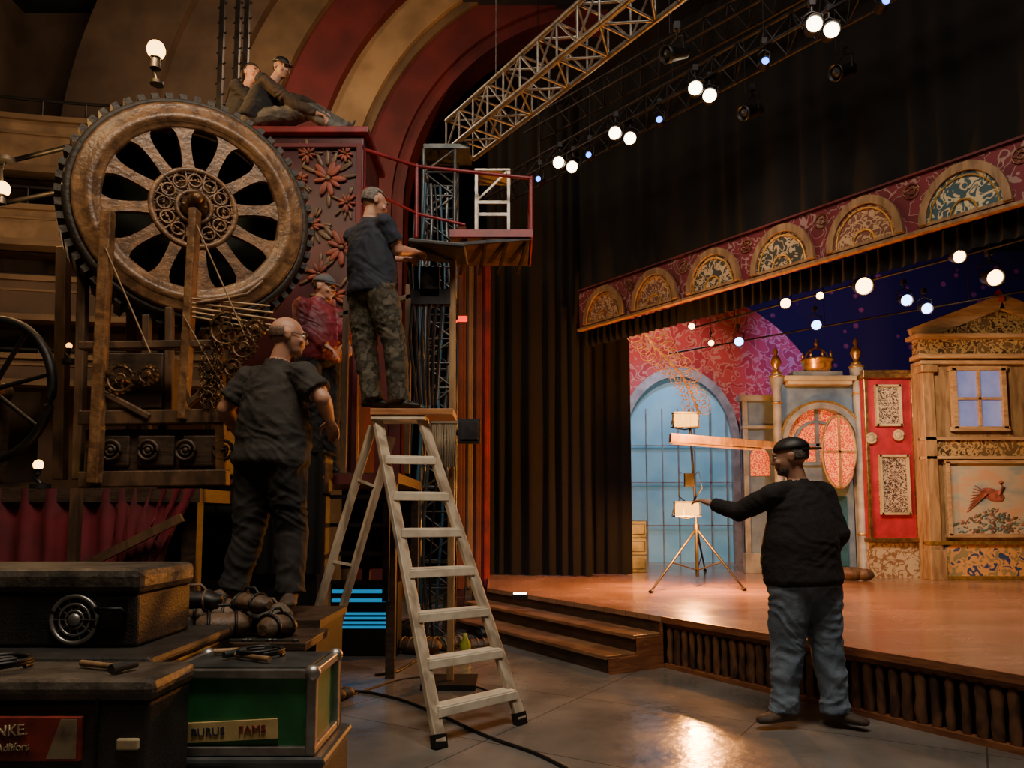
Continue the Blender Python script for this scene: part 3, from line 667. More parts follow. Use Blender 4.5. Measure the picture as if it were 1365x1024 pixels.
cx=W(657,250,7.35); sb=thing('metal_frame_box','tall pale open frame box on the railed platform','frame',(cx.x,7.35,z0))
for dx in(-.16,.16):
    for dy in(-.15,.15):
        b=MB(); b.beam((cx.x+dx,7.35+dy,z0-.004),(cx.x+dx,7.35+dy,z0+.74),.028,.028); part(sb,'leg',b,m_paleframe)
b=MB(); b.box((cx.x,7.35,z0+.73),(.36,.34,.025)); part(sb,'top',b,m_paleframe,.005)
for zz in(.04,.4):
    for dy in(-.15,.15): b=MB(); b.box((cx.x,7.35+dy,z0+zz),(.32,.02,.03)); part(sb,'stretcher',b,m_paleframe)
b=MB(); b.beam((cx.x-.15,7.2,z0+.42),(cx.x+.15,7.2,z0+.72),.018,.018); part(sb,'diagonal_brace',b,m_paleframe)
# ------------------------------------------------------------------ wagon (riser) + cabinet
ZR=1.6
wr=thing('scenery_wagon','dark wooden wagon supporting cabinet and worker','platform',(-1.8,6.7,0))
b=MB(); b.box((-1.85,6.68,ZR-.04),(1.9,1.5,.08)); part(wr,'deck',b,m_dkwood)
b=MB()
for i in range(5): b.box((-2.7+.24*i,5.96,.8),(.22,.04,1.5))
b.box((-2.27,6.7,.76),(.95,1.44,1.5)); part(wr,'side_boards',b,m_black)
for x,y in((-.95,5.98),(-.95,7.38),(-1.42,7.38)): b=MB(); b.beam((x,y,0),(x,y,ZR-.08),.07,.07); part(wr,'leg',b,m_dkwood)
b=MB(); b.box((-1.3,7.41,1.15),(.75,.03,.8)); part(wr,'rear_panel',b,m_black)
b=MB(); b.box((-1.85,5.93,ZR-.05),(1.9,.03,.08)); part(wr,'edge_strip',b,m_maroon)
b=MB()
for k in range(4): b.box((-1.25,5.88,.75+.22*k),(.55,.05,.03))
b.beam((-1.52,5.89,.6),(-1.52,5.89,1.5),.04,.05); b.beam((-.98,5.89,.6),(-.98,5.89,1.5),.04,.05); part(wr,'access_ladder',b,m_dark_metal)
cb=thing('floral_cabinet','tall wine red lacquered cabinet with painted rust flowers','cabinet',(-1.9,6.9,ZR))
zc=W(420,178,6.5).z; xa=-2.5; xb=W(482,300,6.5).x
b=MB(); b.box(((xa+xb)/2,6.92,(zc+ZR)/2),(xb-xa,.8,zc-ZR)); part(cb,'body',b,m_cabinet,.01)
b=MB(); b.box(((xa+xb)/2,6.92,zc+.02),(xb-xa+.1,.92,.06)); part(cb,'top',b,m_redpaint,.008)
b=MB(); b.box(((xa+xb)/2,6.5,zc-.12),(xb-xa,.04,.04)); b.box((xb-.03,6.5,(zc+ZR)/2-.05),(.05,.05,zc-ZR-.12)); part(cb,'trim',b,m_maroon,.008)
def flower(b,c,r,n,m0=0):
    for i in range(n):
        a=2*math.pi*i/n+random.uniform(-.2,.2); rr=r*random.uniform(.8,1.15); R_=Matrix.Rotation(-a,3,'Y'); b.ell(V(c)+V((math.cos(a)*rr*.6,0,math.sin(a)*rr*.6)),(rr*.45,.012,rr*.17),R_,m0,10)
    b.ell(c,(r*.18,.025,r*.18),None,m0+1,10)
for q in ((437,238,.15),(415,300,.1),(455,330,.15),(425,365,.11),(462,270,.09),(400,240,.08),(445,395,.12),(410,205,.08),(460,205,.07)):
    c=W(q[0],q[1],6.5); b=MB(); flower(b,c,q[2],9); 
    for k in range(8):
        a=random.uniform(0,6.28); b.ell(c+V((math.cos(a)*q[2]*1.3,.005,math.sin(a)*q[2]*1.3)),(q[2]*.5,.008,q[2]*.13),Matrix.Rotation(-a,3,'Y'),2,10)
    part(cb,'painted_flower',b,[m_rose,m_leaf,m_leaf])
# ------------------------------------------------------------------ flywheel machine
WC=W(258,280,5.0); ax=V((.47,-.883,0)).normalized(); ex=V((.883,.47,0)).normalized(); SC=.925
WM=Matrix(((ex.x,0,ax.x,WC.x),(ex.y,0,ax.y,WC.y),(0,1,0,WC.z),(0,0,0,1)))@Matrix.Scale(SC,4)
ZP=1.42
mc=thing('flywheel_machine','antique wooden machine with huge spoked flywheel and lugged tyre','machine',(-2.2,5,ZP))
Z=V((0,0,1))
b=MB(); b.lathe([(.785,.02),(.80,.035),(.83,.03),(.85,-.02),(.85,-.38),(.82,-.42),(.775,-.42)],(0,0,0),Z,72,0,True)
for i in range(56):
    a=2*math.pi*i/56; b.box((math.cos(a)*.865,math.sin(a)*.865,-.22),(.055,.05,.40),Matrix.Rotation(a,3,'Z'))
b.xf(WM); part(mc,'lugged_tyre',b,m_rubber)
b=MB(); b.lathe([(.60,-.02),(.60,.03),(.615,.05),(.645,.05),(.655,.07),(.70,.075),(.71,.06),(.77,.06),(.79,.05),(.79,-.02)],(0,0,0),Z,72,0,True); b.xf(WM)
wh=part(mc,'flywheel',b,m_wheel)
B0=BASE[mc.name]
for i in range(12):
    a=2*math.pi*(i+.3)/12; R_=Matrix.Rotation(a,4,'Z'); b=MB()
    half=[(.26,.062),(.30,.045),(.36,.038),(.43,.036),(.50,.040),(.555,.052),(.59,.074),(.615,.105)]
    pr=[(x,-y) for x,y in half]+[(x,y) for x,y in half[::-1]]
    b.poly([V((x,y,.035)) for x,y in pr],(0,0,-.055)); b.xf(WM@R_); mk('spoke',b,m_wheel,B0,wh)
b=MB(); b.ring((0,0,.03),Z,.29,.022,40,8); b.ring((0,0,.05),Z,.12,.016,24,8); b.ring((0,0,.04),Z,.205,.008,36,6)
for i in range(12):
    a=2*math.pi*i/12; b.ring((math.cos(a)*.205,math.sin(a)*.205,.045),Z,.046,.009,16,6); b.ell((math.cos(a)*.205,math.sin(a)*.205,.045),(.014,.014,.014),None,0,8)
    for o_ in(.26,): b.beam((math.cos(a+o_)*.12,math.sin(a+o_)*.12,.04),(math.cos(a+o_)*.29,math.sin(a+o_)*.29,.04),.010,.012)
    b.beam((math.cos(a)*.12,math.sin(a)*.12,.035),(math.cos(a+.52)*.29,math.sin(a+.52)*.29,.035),.007,.01); b.beam((math.cos(a)*.12,math.sin(a)*.12,.035),(math.cos(a-.52)*.29,math.sin(a-.52)*.29,.035),.007,.01)
b.xf(WM); mk('hub_lattice',b,m_wheel,B0,wh)
b=MB(); b.lathe([(.28,.0),(.28,.012),(.02,.02)],(0,0,-.03),Z,30); b.xf(WM); mk('hub_plate',b,m_wheeld,B0,wh)
b=MB(); b.lathe([(.09,-.02),(.09,.08),(.06,.1),(.06,.2),(.04,.21),(.04,.27),(.01,.28)],(0,0,0),Z,20)
for i in range(6): a=i*math.pi/3; b.ell((math.cos(a)*.075,math.sin(a)*.075,.085),(.014,.014,.014))
b.xf(WM); mk('axle_hub',b,m_iron,B0,wh)
b=MB(); b.cyl((0,0,-.5),(0,0,0),.05); b.lathe([(.74,-.38),(.74,-.34),(.02,-.30)],(0,0,0),Z,48); b.xf(WM); part(mc,'back_plate',b,M('dark_green_iron',(.022,.026,.017),(.012,.014,.010),rough=.5))
def pbeam(a,c,w,h,mm=m_wheeld,nm='frame_post',bev=.008):
    b=MB(); b.beam(a,c,w,h); return part(mc,nm,b,mm,bev)
d=4.62
pbeam(W(144,282,d),W(126,645,d),.07,.07,m_wheel); pbeam(W(260,280,4.64),W(244,560,4.64),.09,.05,m_wheel,'connecting_beam'); pbeam(W(290,400,4.68),W(296,645,4.68),.06,.06,m_wheel)
pbeam(W(112,330,4.9),W(104,640,4.9),.06,.06); pbeam(W(196,420,4.9),W(196,640,4.9),.05,.05); pbeam(W(226,410,4.9),W(226,560,4.9),.05,.05)
pbeam(W(218,400,5.2),W(218,640,5.2),.06,.06)
pbeam(W(85,330,5.45),W(80,640,5.45),.08,.08); pbeam(W(178,400,5.45),W(178,640,5.45),.08,.08)
pbeam(W(132,520,4.64),W(200,556,4.64),.04,.04,m_wheeld,'diagonal_brace'); pbeam(W(290,505,4.66),W(244,545,4.66),.04,.04,m_wheeld,'diagonal_brace')
d=4.68
for y,h in((462,.05),(558,.09),(640,.1)):
    pbeam(W(108,y,d),W(304,y-3,d),.08,h,m_wheeld,'cross_beam')
b=MB(); b.rb(112,572,300,632,d+.02,.7); part(mc,'base',b,m_dkwood,.01)
for k in range(3): b=MB(); b.rb(122+60*k,580,172+60*k,622,d,.03); part(mc,'base_panel',b,m_dkwood,.012)
for k in range(4):
    w=W(147+50*k,600,d-.02); b=MB(); b.ring(w,(0,1,0),.06,.012,20,6); b.ring(w,(0,1,0),.03,.009,14,6); b.ell(w,(.018,.018,.018)); part(mc,'carved_rosette',b,m_dkwood)
b=MB(); b.rb(135,470,216,545,4.85,.35); part(mc,'gear_box',b,m_dkwood,.01)
def gear(q,dd_=4.62,teeth=14):
    w=W(q[0],q[1],dd_); b=MB(); b.ring(w,(0,1,0),q[2],.011,24,6); b.ring(w,(0,1,0),q[2]*.4,.009,14,6); b.cyl(w-V((0,.03,0)),w+V((0,.12,0)),.016)
    for i in range(teeth): a=i*2*math.pi/teeth; b.box(w+V((math.cos(a)*(q[2]+.012),0,math.sin(a)*(q[2]+.012))),(.014,.022,.014),Matrix.Rotation(-a,3,'Y'))
    for i in range(5): a=i*2*math.pi/5; b.beam(w,w+V((math.cos(a)*q[2],0,math.sin(a)*q[2])),.011,.011)
    part(mc,'gear',b,m_iron)
for q in ((302,438,.10),(325,462,.07),(280,492,.06),(310,490,.05),(340,438,.05),(160,505,.08),(196,500,.05),(276,525,.045)): gear(q)
for i in range(5):
    b=MB(); b.cyl(W(256,398+i*6,4.60),W(360+i*4,408+i*9,4.75),.007); part(mc,'taut_rope',b,m_palepl)
for q in (((262,300),(330,455)),((244,420),(300,520)),((140,330),(200,470))):
    b=MB(); b.cyl(W(*q[0],4.58),W(*q[1],4.62),.005); part(mc,'taut_rope',b,m_tan)
b=MB(); pts=[W(350,375,4.75),W(330,392,4.7),W(300,398,4.66),W(262,404,4.60)]; b.tube(pts,.014); part(mc,'lever_rod',b,m_wheel)
for x in (284,293,270):
    b=MB()
    for k in range(14): b.ring(W(x,462+k*6,4.58),(1,0,0) if k%2 else (0,1,0),.016,.004,10,5)
    part(mc,'chain',b,m_iron)
pl=thing('draped_platform','heavy timber platform with crimson velvet skirt carrying the machine','platform',(-2.9,5.2,0))
b=MB(); b.box((-2.95,5.15,ZP-.04),(2.2,1.4,.08)); part(pl,'deck',b,m_dkwood)
for x in(-4.0,-3.4,-2.8,-1.95):
    for y in(4.6,5.75): b=MB(); b.beam((x,y,0),(x,y,ZP-.08),.09,.09); part(pl,'leg',b,m_dkwood)
b=MB(); b.curtain((-4.05,4.46),(-2.35,4.46),.78,ZP-.0,.022,.16,0,8)
K=24; vs=[];fs=[]
for i in range(K+1):
    t=i/K; x=-2.36+.48*t; lo=.78+.05*math.sin(t*9)
    for j in range(7):
        s_=j/6; z=ZP*(1-s_)+lo*s_; vs.append(V((x-.25*s_*t+.02*math.sin(i*1.4+j),4.45+.02*math.sin(i*1.6),z)))
for i in range(K):
    for j in range(6): fs.append((i*7+j,i*7+j+1,(i+1)*7+j+1,(i+1)*7+j))
b.add(vs,fs,0,True)
part(pl,'skirt',b,m_redcloth)
b=MB(); b.beam((-2.62,4.40,.9),(-1.92,4.38,1.25),.03,.05); b.beam((-2.55,4.40,0),(-2.55,4.40,ZP),.05,.05); part(pl,'brace',b,m_wheeld)
b=MB(); b.box((-2.95,5.4,.4),(2.0,.6,.78)); part(pl,'core_box',b,m_black)
sw=thing('spoked_wheel','dark iron spoked wheel standing beside the machine','wheel',W(0,650,4.9))
b=MB(); c=W(-12,520,4.9); b.ring(c,(.2,1,0),.47,.03,48,8); part(sw,'rim',b,m_dark_metal)
b=MB(); b.cyl(c-V((.02,.12,0)),c+V((.02,.12,0)),.06); b.ring(c,(.2,1,0),.06,.02); part(sw,'hub',b,m_iron)
for i in range(8):
    a=i*math.pi/4+.2; x,y,_=axes((.2,1,0)); b=MB(); b.cyl(c,c+x*(math.cos(a)*.46)+y*(math.sin(a)*.46),.018,.014,n=8); part(sw,'spoke',b,m_dark_metal)
b=MB(); b.beam(c+V((0,.1,0)),(c.x,c.y+.1,ZP),.08,.08); b.beam((c.x-.3,c.y+.1,ZP+.03),(c.x+.3,c.y+.1,ZP+.03),.1,.06); part(sw,'stand',b,m_dkwood)
for q in (((0,218),(180,175)),((0,272),(110,250))):
    a=W(*q[0],5.9); c=W(*q[1],5.9); dd=(a-c).normalized(); b=MB(); b.cyl(c,c+dd*((c.x+7.99)/-dd.x),.02); solo('steel_rod',b,m_black,'black steel rod bracing behind the flywheel','rod',group='steel rods behind flywheel')
for x in (262,285,298):
    b=MB(); p=W(x,120,6.4); yy=7.6; b.beam((p.x*1.1,yy,0),(p.x*1.1,yy,7.2),.05,.05); 
    for k in range(20): b.beam((p.x*1.1-.05,yy,3.8+k*.17),(p.x*1.1+.05,yy,3.87+k*.17),.012,.012)
    solo('rigging_post',b,m_dark_metal,'dark steel rigging post rising behind flywheel','post',group='rigging posts')
def bulb(px_,py_,d,r,label,stem=.25,mat=m_warm):
    p=W(px_,py_,d); th=thing('work_lamp',label,'lamp',p-V((0,0,stem)))
    b=MB(); b.ell(p,(r,r,r*1.1)); part(th,'bulb',b,mat)
    b=MB(); b.cyl(p-V((0,0,r*2.2)),p-V((0,0,r*.8)),r*.6,r*.5); b.ring(p-V((0,0,r)),UP,r*.6,.006,16,6); part(th,'socket',b,m_dark_metal)
    b=MB(); b.tube([p-V((0,0,r*2)),p-V((.02,0,stem*.6)),p-V((-.02,0,stem))],.015); b.cyl(p-V((-.02,0,stem)),p-V((-.02,0,stem+.03)),.06); part(th,'stem',b,m_black)
    return p
m_bulb=M('amber_bulb',DK,em=(1,.52,.13),es=9,rough=.5)
L1=bulb(208,67,6.5,.08,'bare warm bulb on short stem above flywheel',.3,m_bulb)
L2=bulb(3,252,5.6,.055,'small warm wall lamp near balcony',-.25,m_bulb)
L3=bulb(51,620,4.72,.03,'tiny warm bulb on platform edge',.12,m_bulb)
L4=bulb(92,461,5.2,.02,'tiny amber indicator bulb by the wheel',.1,m_amber)
# ------------------------------------------------------------------ foreground cases
def case(name,label,x0,x1,y0,y1,z0,z1,lidh,body=m_case,lid=m_lid):
    th=thing(name,label,'case',((x0+x1)/2,(y0+y1)/2,z0)); xm=(x0+x1)/2; ym=(y0+y1)/2
    b=MB(); b.box((xm,ym,(z0+z1-lidh)/2),(x1-x0,y1-y0,z1-lidh-z0)); part(th,'body',b,body,.012)
    b=MB(); b.box((xm,ym,z1-lidh/2),(x1-x0+.03,y1-y0+.03,lidh)); part(th,'lid',b,lid,min(.03,lidh*.4))
    return th
c1=case('equipment_case','large black vinyl case with padded lid and old poster',-2.3,-1.13,2.4,2.70,0,.745,.07)
b=MB(); b.box((-1.50,2.385,.57),(.34,.02,.13)); ps=part(c1,'pasted_poster',b,m_redprint); 
def BASE_OF(o):
    while o.parent: o=o.parent
    return BASE[o.name]
def T(body,loc,size,mat,parent,rot=(math.pi/2,0,0),ext=.002):
    cu=bpy.data.curves.new('t','FONT'); cu.body=body; cu.size=size; cu.extrude=ext; cu.align_x='CENTER'; cu.align_y='CENTER'
    o=bpy.data.objects.new('t',cu); COL.objects.link(o); dg=bpy.context.evaluated_depsgraph_get(); me=bpy.data.meshes.new_from_object(o.evaluated_get(dg)); bpy.data.objects.remove(o)
    me.transform(Matrix.Translation(V(loc)-BASE_OF(parent))@Euler(rot).to_matrix().to_4x4()); me.materials.clear(); me.materials.append(mat)
    q=bpy.data.objects.new('lettering',me); COL.objects.link(q); q.parent=parent; return q
T('ANKE.',(-1.555,2.373,.595),.046,m_paper,ps,(math.pi/2,-.06,0)); T('of Adlifors',(-1.55,2.373,.545),.032,m_paper,ps,(math.pi/2,-.06,0))
b=MB(); b.poly([(-1.43,2.374,.512),(-1.34,2.374,.512),(-1.34,2.374,.63),(-1.39,2.374,.63)],(0,.01,0)); mk('poster_picture',b,m_pic,BASE[c1.name],ps)
b=MB(); b.box((-1.29,2.4,.36),(.008,.02,.7)); part(c1,'seam',b,m_black)
b=MB(); b.box((-1.19,2.395,.55),(.07,.015,.035)); part(c1,'nameplate',b,m_paper,.006)
c2=case('storage_trunk','dark trunk supporting the speaker case',-2.5,-1.32,2.78,3.58,0,.745,.05,body=m_black,lid=m_case)
c3=case('speaker_case','black speaker case with round chrome grille and padded lid',-2.4,-1.46,2.97,3.45,.748,1.05,.10)
c=W(92,828,2.93); b=MB()
b.ring((c.x,2.965,c.z),(0,1,0),.09,.009,32,8); b.ring((c.x,2.965,c.z),(0,1,0),.06,.005); b.ring((c.x,2.965,c.z),(0,1,0),.035,.004); b.ell((c.x,2.965,c.z),(.025,.015,.025))
for i in range(10): a=i*math.pi/5; b.beam((c.x,2.966,c.z),(c.x+math.cos(a)*.088,2.966,c.z+math.sin(a)*.088),.004,.004)
part(c3,'round_grille',b,m_alu)
b=MB(); b.box((-1.55,2.965,.88),(.1,.02,.12)); b.tube([(-1.60,2.95,.88),(-1.60,2.92,.9),(-1.50,2.92,.9),(-1.50,2.95,.88)],.008); part(c3,'latch',b,m_dark_metal)
g0=thing('green_flight_case','green flight case with aluminium edging and paper sticker','case',(-.95,2.95,.40))
x0,x1,y0,y1,z0,z1=-1.24,-.72,2.77,3.12,.402,.70
b=MB(); b.box(((x0+x1)/2,(y0+y1)/2,(z0+z1)/2),(x1-x0-.01,y1-y0-.01,z1-z0-.01)); part(g0,'body',b,m_green)
b=MB()
for z in(z0+.016,z1-.012):
    for y in(y0,y1): b.box(((x0+x1)/2,y,z),(x1-x0+.03,.03,.03))
    for x in(x0,x1): b.box((x,(y0+y1)/2,z),(.03,y1-y0,.03))
for x in(x0,x1):
    for y in(y0,y1): b.box((x,y,(z0+z1)/2),(.035,.035,z1-z0-.01)); b.ell((x,y,z1-.01),(.03,.03,.03)); 
part(g0,'metal_edging',b,m_alu,.004)
b=MB(); b.box(((x0+x1)/2,(y0+y1)/2,z1+.002),(x1-x0-.04,y1-y0-.04,.012)); part(g0,'lid',b,m_steel)
RT=Matrix.Rotation(-.05,3,'Y')
m_strip=M('cream_yellow_strip',(.60,.46,.20),(.46,.33,.13),rough=.7,scale=14)
b=MB(); b.box((-1.005,2.768,.488),(.33,.012,.068),RT); sk=part(g0,'paper_sticker',b,m_strip)
T('BURUS',(-1.088,2.760,.484),.040,m_ink,sk,(math.pi/2,-.05,0)); T('FAMS',(-.93,2.760,.492),.042,m_redprint,sk,(math.pi/2,-.05,0))
c4=case('base_case','low dark road case under the green case',-1.26,-.68,2.75,3.2,0,.40,.04,body=m_case,lid=m_steel)
tb=thing('work_table','low dark work table covered with tool bags','table',(-1.55,3.85,0))
b=MB(); b.box((-1.6,3.84,.64),(1.25,.46,.04)); part(tb,'top',b,m_dkwood,.005)
for x in(-2.15,-1.05):
    for y in(3.66,4.02): b=MB(); b.beam((x,y,0),(x,y,.62),.05,.05); part(tb,'leg',b,m_dkwood)
def bag(X_,Y_,l,r,ang,mat,label,z,nm='tool_bag'):
    p=V((X_,Y_,z+r*.8))
    dr=V((math.cos(ang),math.sin(ang),random.uniform(-.02,.04))).normalized(); x,y,_=axes(dr)
    th=thing(nm,label,'bag',p-V((0,0,r*.8)))
    b=MB(); rr=[(-.5,.45),(-.42,.8),(-.2,1),(.05,.88),(.25,1.02),(.42,.75),(.5,.4)]
    b.loft([(p+dr*l*t+V((0,0,random.uniform(-.01,.01))),x*r*q*1.15,y*r*q*.8) for t,q in rr]); part(th,'body',b,mat)
    b=MB()
    for t in(-.28,.2): b.tube([p+dr*l*t+x*(math.cos(k*math.pi/8)*r*1.2)+y*(math.sin(k*math.pi/8)*r*.86) for k in range(16)],.008,6,0,True)
    b.tube([p+dr*l*-.28+y*r*.8,p+dr*l*-.15+y*(r*.8+.03),p+dr*l*.08+y*(r*.8+.03),p+dr*l*.2+y*r*.8],.008); part(th,'strap',b,m_leather if mat!=m_leather else m_black)
zt=.66
bag(-1.70,3.74,.26,.085,-.3,m_greycloth,'grey canvas bag on work table',zt)
bag(-1.42,3.76,.26,.08,.4,m_leather,'brown leather pouch on work table',zt); bag(-1.26,3.97,.22,.085,-.2,m_greycloth,'grey pouch on work table',zt)
bag(-1.16,3.77,.18,.07,1.0,m_leather,'small leather tool pouch on work table',zt); bag(-1.55,3.97,.28,.10,.2,m_leather,'worn leather pouch on work table',zt)
bag(-1.56,3.76,.24,.06,.1,m_black,'black cloth bag heaped on other bags',zt+.13); bag(-1.30,3.80,.22,.055,-.4,m_leather,'brown tool roll heaped on pouches',zt+.12)
bag(-1.98,3.72,.22,.05,.3,m_leather,'brown leather tool roll lying on work table',zt)
for i in range(7):
    X_=-1.85+.12*i; a=random.uniform(-.6,.6); p=V((X_,3.64,.668)); q=p+V((math.cos(a)*.10,math.sin(a)*.02,0)); th=thing('wrench','steel open ended wrench lying on work table','tool',p,group='wrenches on work table')
    b=MB(); b.beam(p,q,.018,.008); b.ring(q,UP,.014,.005,10,6); b.ring(p,UP,.012,.005,10,6); part(th,'shaft',b,m_steel)
def coil(c,R_,turns,r,mat,label):
    b=MB(); n=18*turns; b.tube([V(c)+V((math.cos(i*2*math.pi/18)*(R_+.01*math.sin(i*.7)),math.sin(i*2*math.pi/18)*(R_+.008*math.cos(i*.9)),r+i/n*turns*r*1.2)) for i in range(n)],r,6); solo('cable_coil',b,mat,label,'cable')
coil((-.98,2.98,.71),.08,3,.007,m_black,'black cable coil on green case lid')
coil((-1.85,3.96,.66),.07,4,.009,m_greycloth,'grey cable coil on work table')
coil((-1.72,2.56,.747),.09,3,.008,m_black,'black cable coil on padded case lid')
def hammer(p,a,label):
    p=V(p); d_=V((math.cos(a),math.sin(a),0)); th=thing('hammer',label,'tool',p)
    b=MB(); b.cyl(p+UP*.014,p+d_*.2+UP*.014,.011,.009,10); part(th,'handle',b,m_tan)
    n_=V((-d_.y,d_.x,0)); b=MB(); b.cyl(p+d_*.2-n_*.05+UP*.018,p+d_*.2+n_*.045+UP*.018,.016,.012,12); part(th,'head',b,m_steel)
hammer((-1.17,3.0,.711),.4,'steel hammer with wooden handle on green case'); hammer((-.90,2.84,.711),2.6,'small hammer with wooden handle on case lid')
hammer((-1.45,2.58,.747),-.4,'claw hammer lying on padded case lid')
b=MB(); gx_,gy_=15,9; vs=[];fs=[]
for j in range(gy_):
    for i in range(gx_):
        x=-2.02+.018*i; y=2.46+.022*j; h_=.752+.028*abs(noise.noise(V((x*14,y*14,1))))+.02*abs(noise.noise(V((x*30,y*30,3)))); vs.append(V((x+.012*noise.noise(V((x*9,y*9,7))),y,h_)))
for j in range(gy_-1):
    for i in range(gx_-1): fs.append((j*gx_+i,j*gx_+i+1,(j+1)*gx_+i+1,(j+1)*gx_+i))
b.add(vs,fs,0,True); solo('rumpled_rag',b,m_greycloth,'rumpled dark rag lying on padded case lid','cloth',solid=.004)
th=thing('mixer_box','small black control box with rows of knobs','control box',(-2.0,3.9,.66)) 
b=MB(); b.box((-2.05,3.94,.79),(.32,.2,.26)); part(th,'body',b,m_black,.01)
for i in range(5):
    for j in range(3): b=MB(); b.cyl((-2.16+.055*i,3.85,.75+.05*j),(-2.16+.055*i,3.82,.75+.05*j),.012,n=8); part(th,'knob',b,m_alu)
ZC=.70
pc=thing('standing_crate','dark wooden crate that a worker stands on','crate',(-1.44,4.42,0))
b=MB(); b.box((-1.44,4.42,ZC-.02),(.82,.66,.04)); part(pc,'lid',b,m_dkwood)
b=MB(); b.box((-1.44,4.42,ZC/2-.02),(.78,.6,ZC-.04)); part(pc,'body',b,m_black)
for i in range(6): b=MB(); b.box((-1.77+.13*i,4.115,ZC/2-.02),(.11,.02,ZC-.06)); part(pc,'slat',b,m_dkwood)
c5=case('flight_case','tall black flight case draped beside the crate',-1.82,-1.40,5.46,5.8,0,1.72,.3,body=m_black,lid=m_case)
b=MB(); b.curtain((-1.84,5.41),(-1.36,5.40),.85,1.74,.02,.11,0,6); b.box((-1.6,5.6,1.731),(.48,.40,.02)); solo('black_cloth',b,m_blackcloth,'black cloth draped over the tall flight case','cloth')
bl=thing('blue_lit_rack','black floor rack with glowing blue strips','rack',(-1.35,7.0,0))
xa=W(440,800,6.9).x; xb=W(530,800,6.9).x
b=MB(); b.box(((xa+xb)/2,7.05,.33),(xb-xa,.28,.66)); part(bl,'body',b,m_black,.01)
m_rim=M('blue_glow_strip',(.02,.2,.45),em=(.02,.32,.65),es=.7,rough=.3)
for z,h_ in((.58,.03),(.50,.03),(.38,.02),(.34,.02),(.30,.02),(.26,.02)): b=MB(); b.box(((xa+xb)/2,6.905,z),(xb-xa-.03,.02,h_)); part(bl,'glow_strip',b,m_rim)
def debris(px_,py_,l,r,a,mm,label):
    g=G(px_,py_,0); p=V((g.x,g.y,r*.8)); dr=V((math.cos(a),math.sin(a),.05)).normalized(); X,Y,_=axes(dr); b=MB()
    b.loft([(p+dr*l*t,X*r*q*1.2,Y*r*q*.85) for t,q in((-.5,.3),(-.4,.8),(-.1,1),(.15,.8),(.35,.95),(.5,.35))])
    for k in range(5): b.tube([p+dr*l*(-.4+.2*k)+X*(math.cos(t)*r*1.1)+Y*(math.sin(t)*r*.9) for t in (0,.6,1.2,1.8,2.4,3.1)],.008,6)
    solo('canvas_bundle',b,mm,label,'bundle')
for q in ((505,868,.36,.08,.3,m_greycloth,'rolled grey canvas bundle on floor'),(560,872,.40,.09,-.3,m_leather,'brown leather bundle on floor'),(600,866,.3,.08,.8,m_greycloth,'crumpled grey cloth heap on floor'),(535,852,.4,.10,1.2,m_black,'black cable bundle on floor'),(636,868,.3,.07,.2,m_leather,'small brown tool pouch on floor'),(648,852,.25,.08,.6,m_black,'black cloth bundle by the steps')): debris(*q)
b=MB()
g=G(620,878,0); b.lathe([(.03,0),(.05,.02),(.05,.13),(.02,.18),(.018,.22),(.01,.22)],g,UP,16); solo('bottle',b,M('lime_plastic',(.35,.4,.05),rough=.3),'small lime green plastic bottle on floor','bottle')
def cable(pts,label,r=.010):
    P=[G(x,y,r) for x,y in pts]; out=[]
    for i in range(len(P)-1):
        a=P[max(i-1,0)];b_=P[i];c_=P[i+1];d_=P[min(i+2,len(P)-1)]
        for k in range(8):
            t=k/8; out.append(.5*((2*b_)+(c_-a)*t+(2*a-5*b_+4*c_-d_)*t*t+(3*b_-a-3*c_+d_)*t**3))
    out.append(P[-1]); b=MB(); b.tube(out,r,8); solo('floor_cable',b,m_black,label,'cable')
cable([(430,940),(470,922),(530,932),(590,955),(650,982),(715,1005),(775,1035)],'black power cable snaking across concrete floor')
cable([(500,900),(530,895),(560,880),(600,884)],'short black cable end on concrete floor')
cable([(470,926),(540,905),(600,905),(660,925)],'thin black cable lying on concrete floor',.006)
b=MB(); g=G(446,935,0); b.ell(g+V((0,0,.04)),(.08,.06,.045)); b.ell(g+V((-.04,.10,.06)),(.07,.07,.06)); b.ell(g+V((.06,.08,.04)),(.06,.05,.04)); solo('work_gloves',b,m_leather,'pair of crumpled brown work gloves on floor','gloves')
# ------------------------------------------------------------------ ladder
lad=thing('step_ladder','worn aluminium and wood step ladder with cream treads','ladder',G(600,960,0))
fl=G(586,998,.0); fr=G(694,966,.0); tl=W(503,558,5.25); tr=W(562,558,5.25)
fl.z=.03; fr.z=.03
for a,c in((fl,tl),(fr,tr)):
    b=MB(); b.beam(a,c,.035,.075,0,(fr-fl)); part(lad,'side_rail',b,m_ladder,.005)
    b=MB(); b.beam(V((a.x,a.y,0)),a+(c-a)*.02,.045,.085,0,(fr-fl)); part(lad,'rubber_foot',b,m_black)
for py_ in (611,659,707,759,815,873,932):
    best=None
    for i in range(1000):
        t=i/1000; p=fl.lerp(tl,t).lerp(fr.lerp(tr,t),.5)
        v=p-V((0,0,H)); f_=v.y*math.cos(TH)+v.z*math.sin(TH); u_=-v.y*math.sin(TH)+v.z*math.cos(TH); yy=CY-F*u_/f_
        if best is None or abs(yy-py_)<best[0]: best=(abs(yy-py_),t)
    t=best[1]; a=fl.lerp(tl,t);c=fr.lerp(tr,t)
    b=MB(); x=(c-a).normalized(); back=UP.cross(x).normalized()
    b.beam(a+x*.01,c-x*.01,.10,.028); b.beam(a-back*.05+UP*-.02,c-back*.05+UP*-.02,.012,.05); part(lad,'tread',b,m_lstep,.004)
tl2=tl+V((-.04,.04,-.05)); tr2=tl+V((.09,.09,-.12))
bl_=G(386,938,0); br_=bl_+V((.16,.07,0))
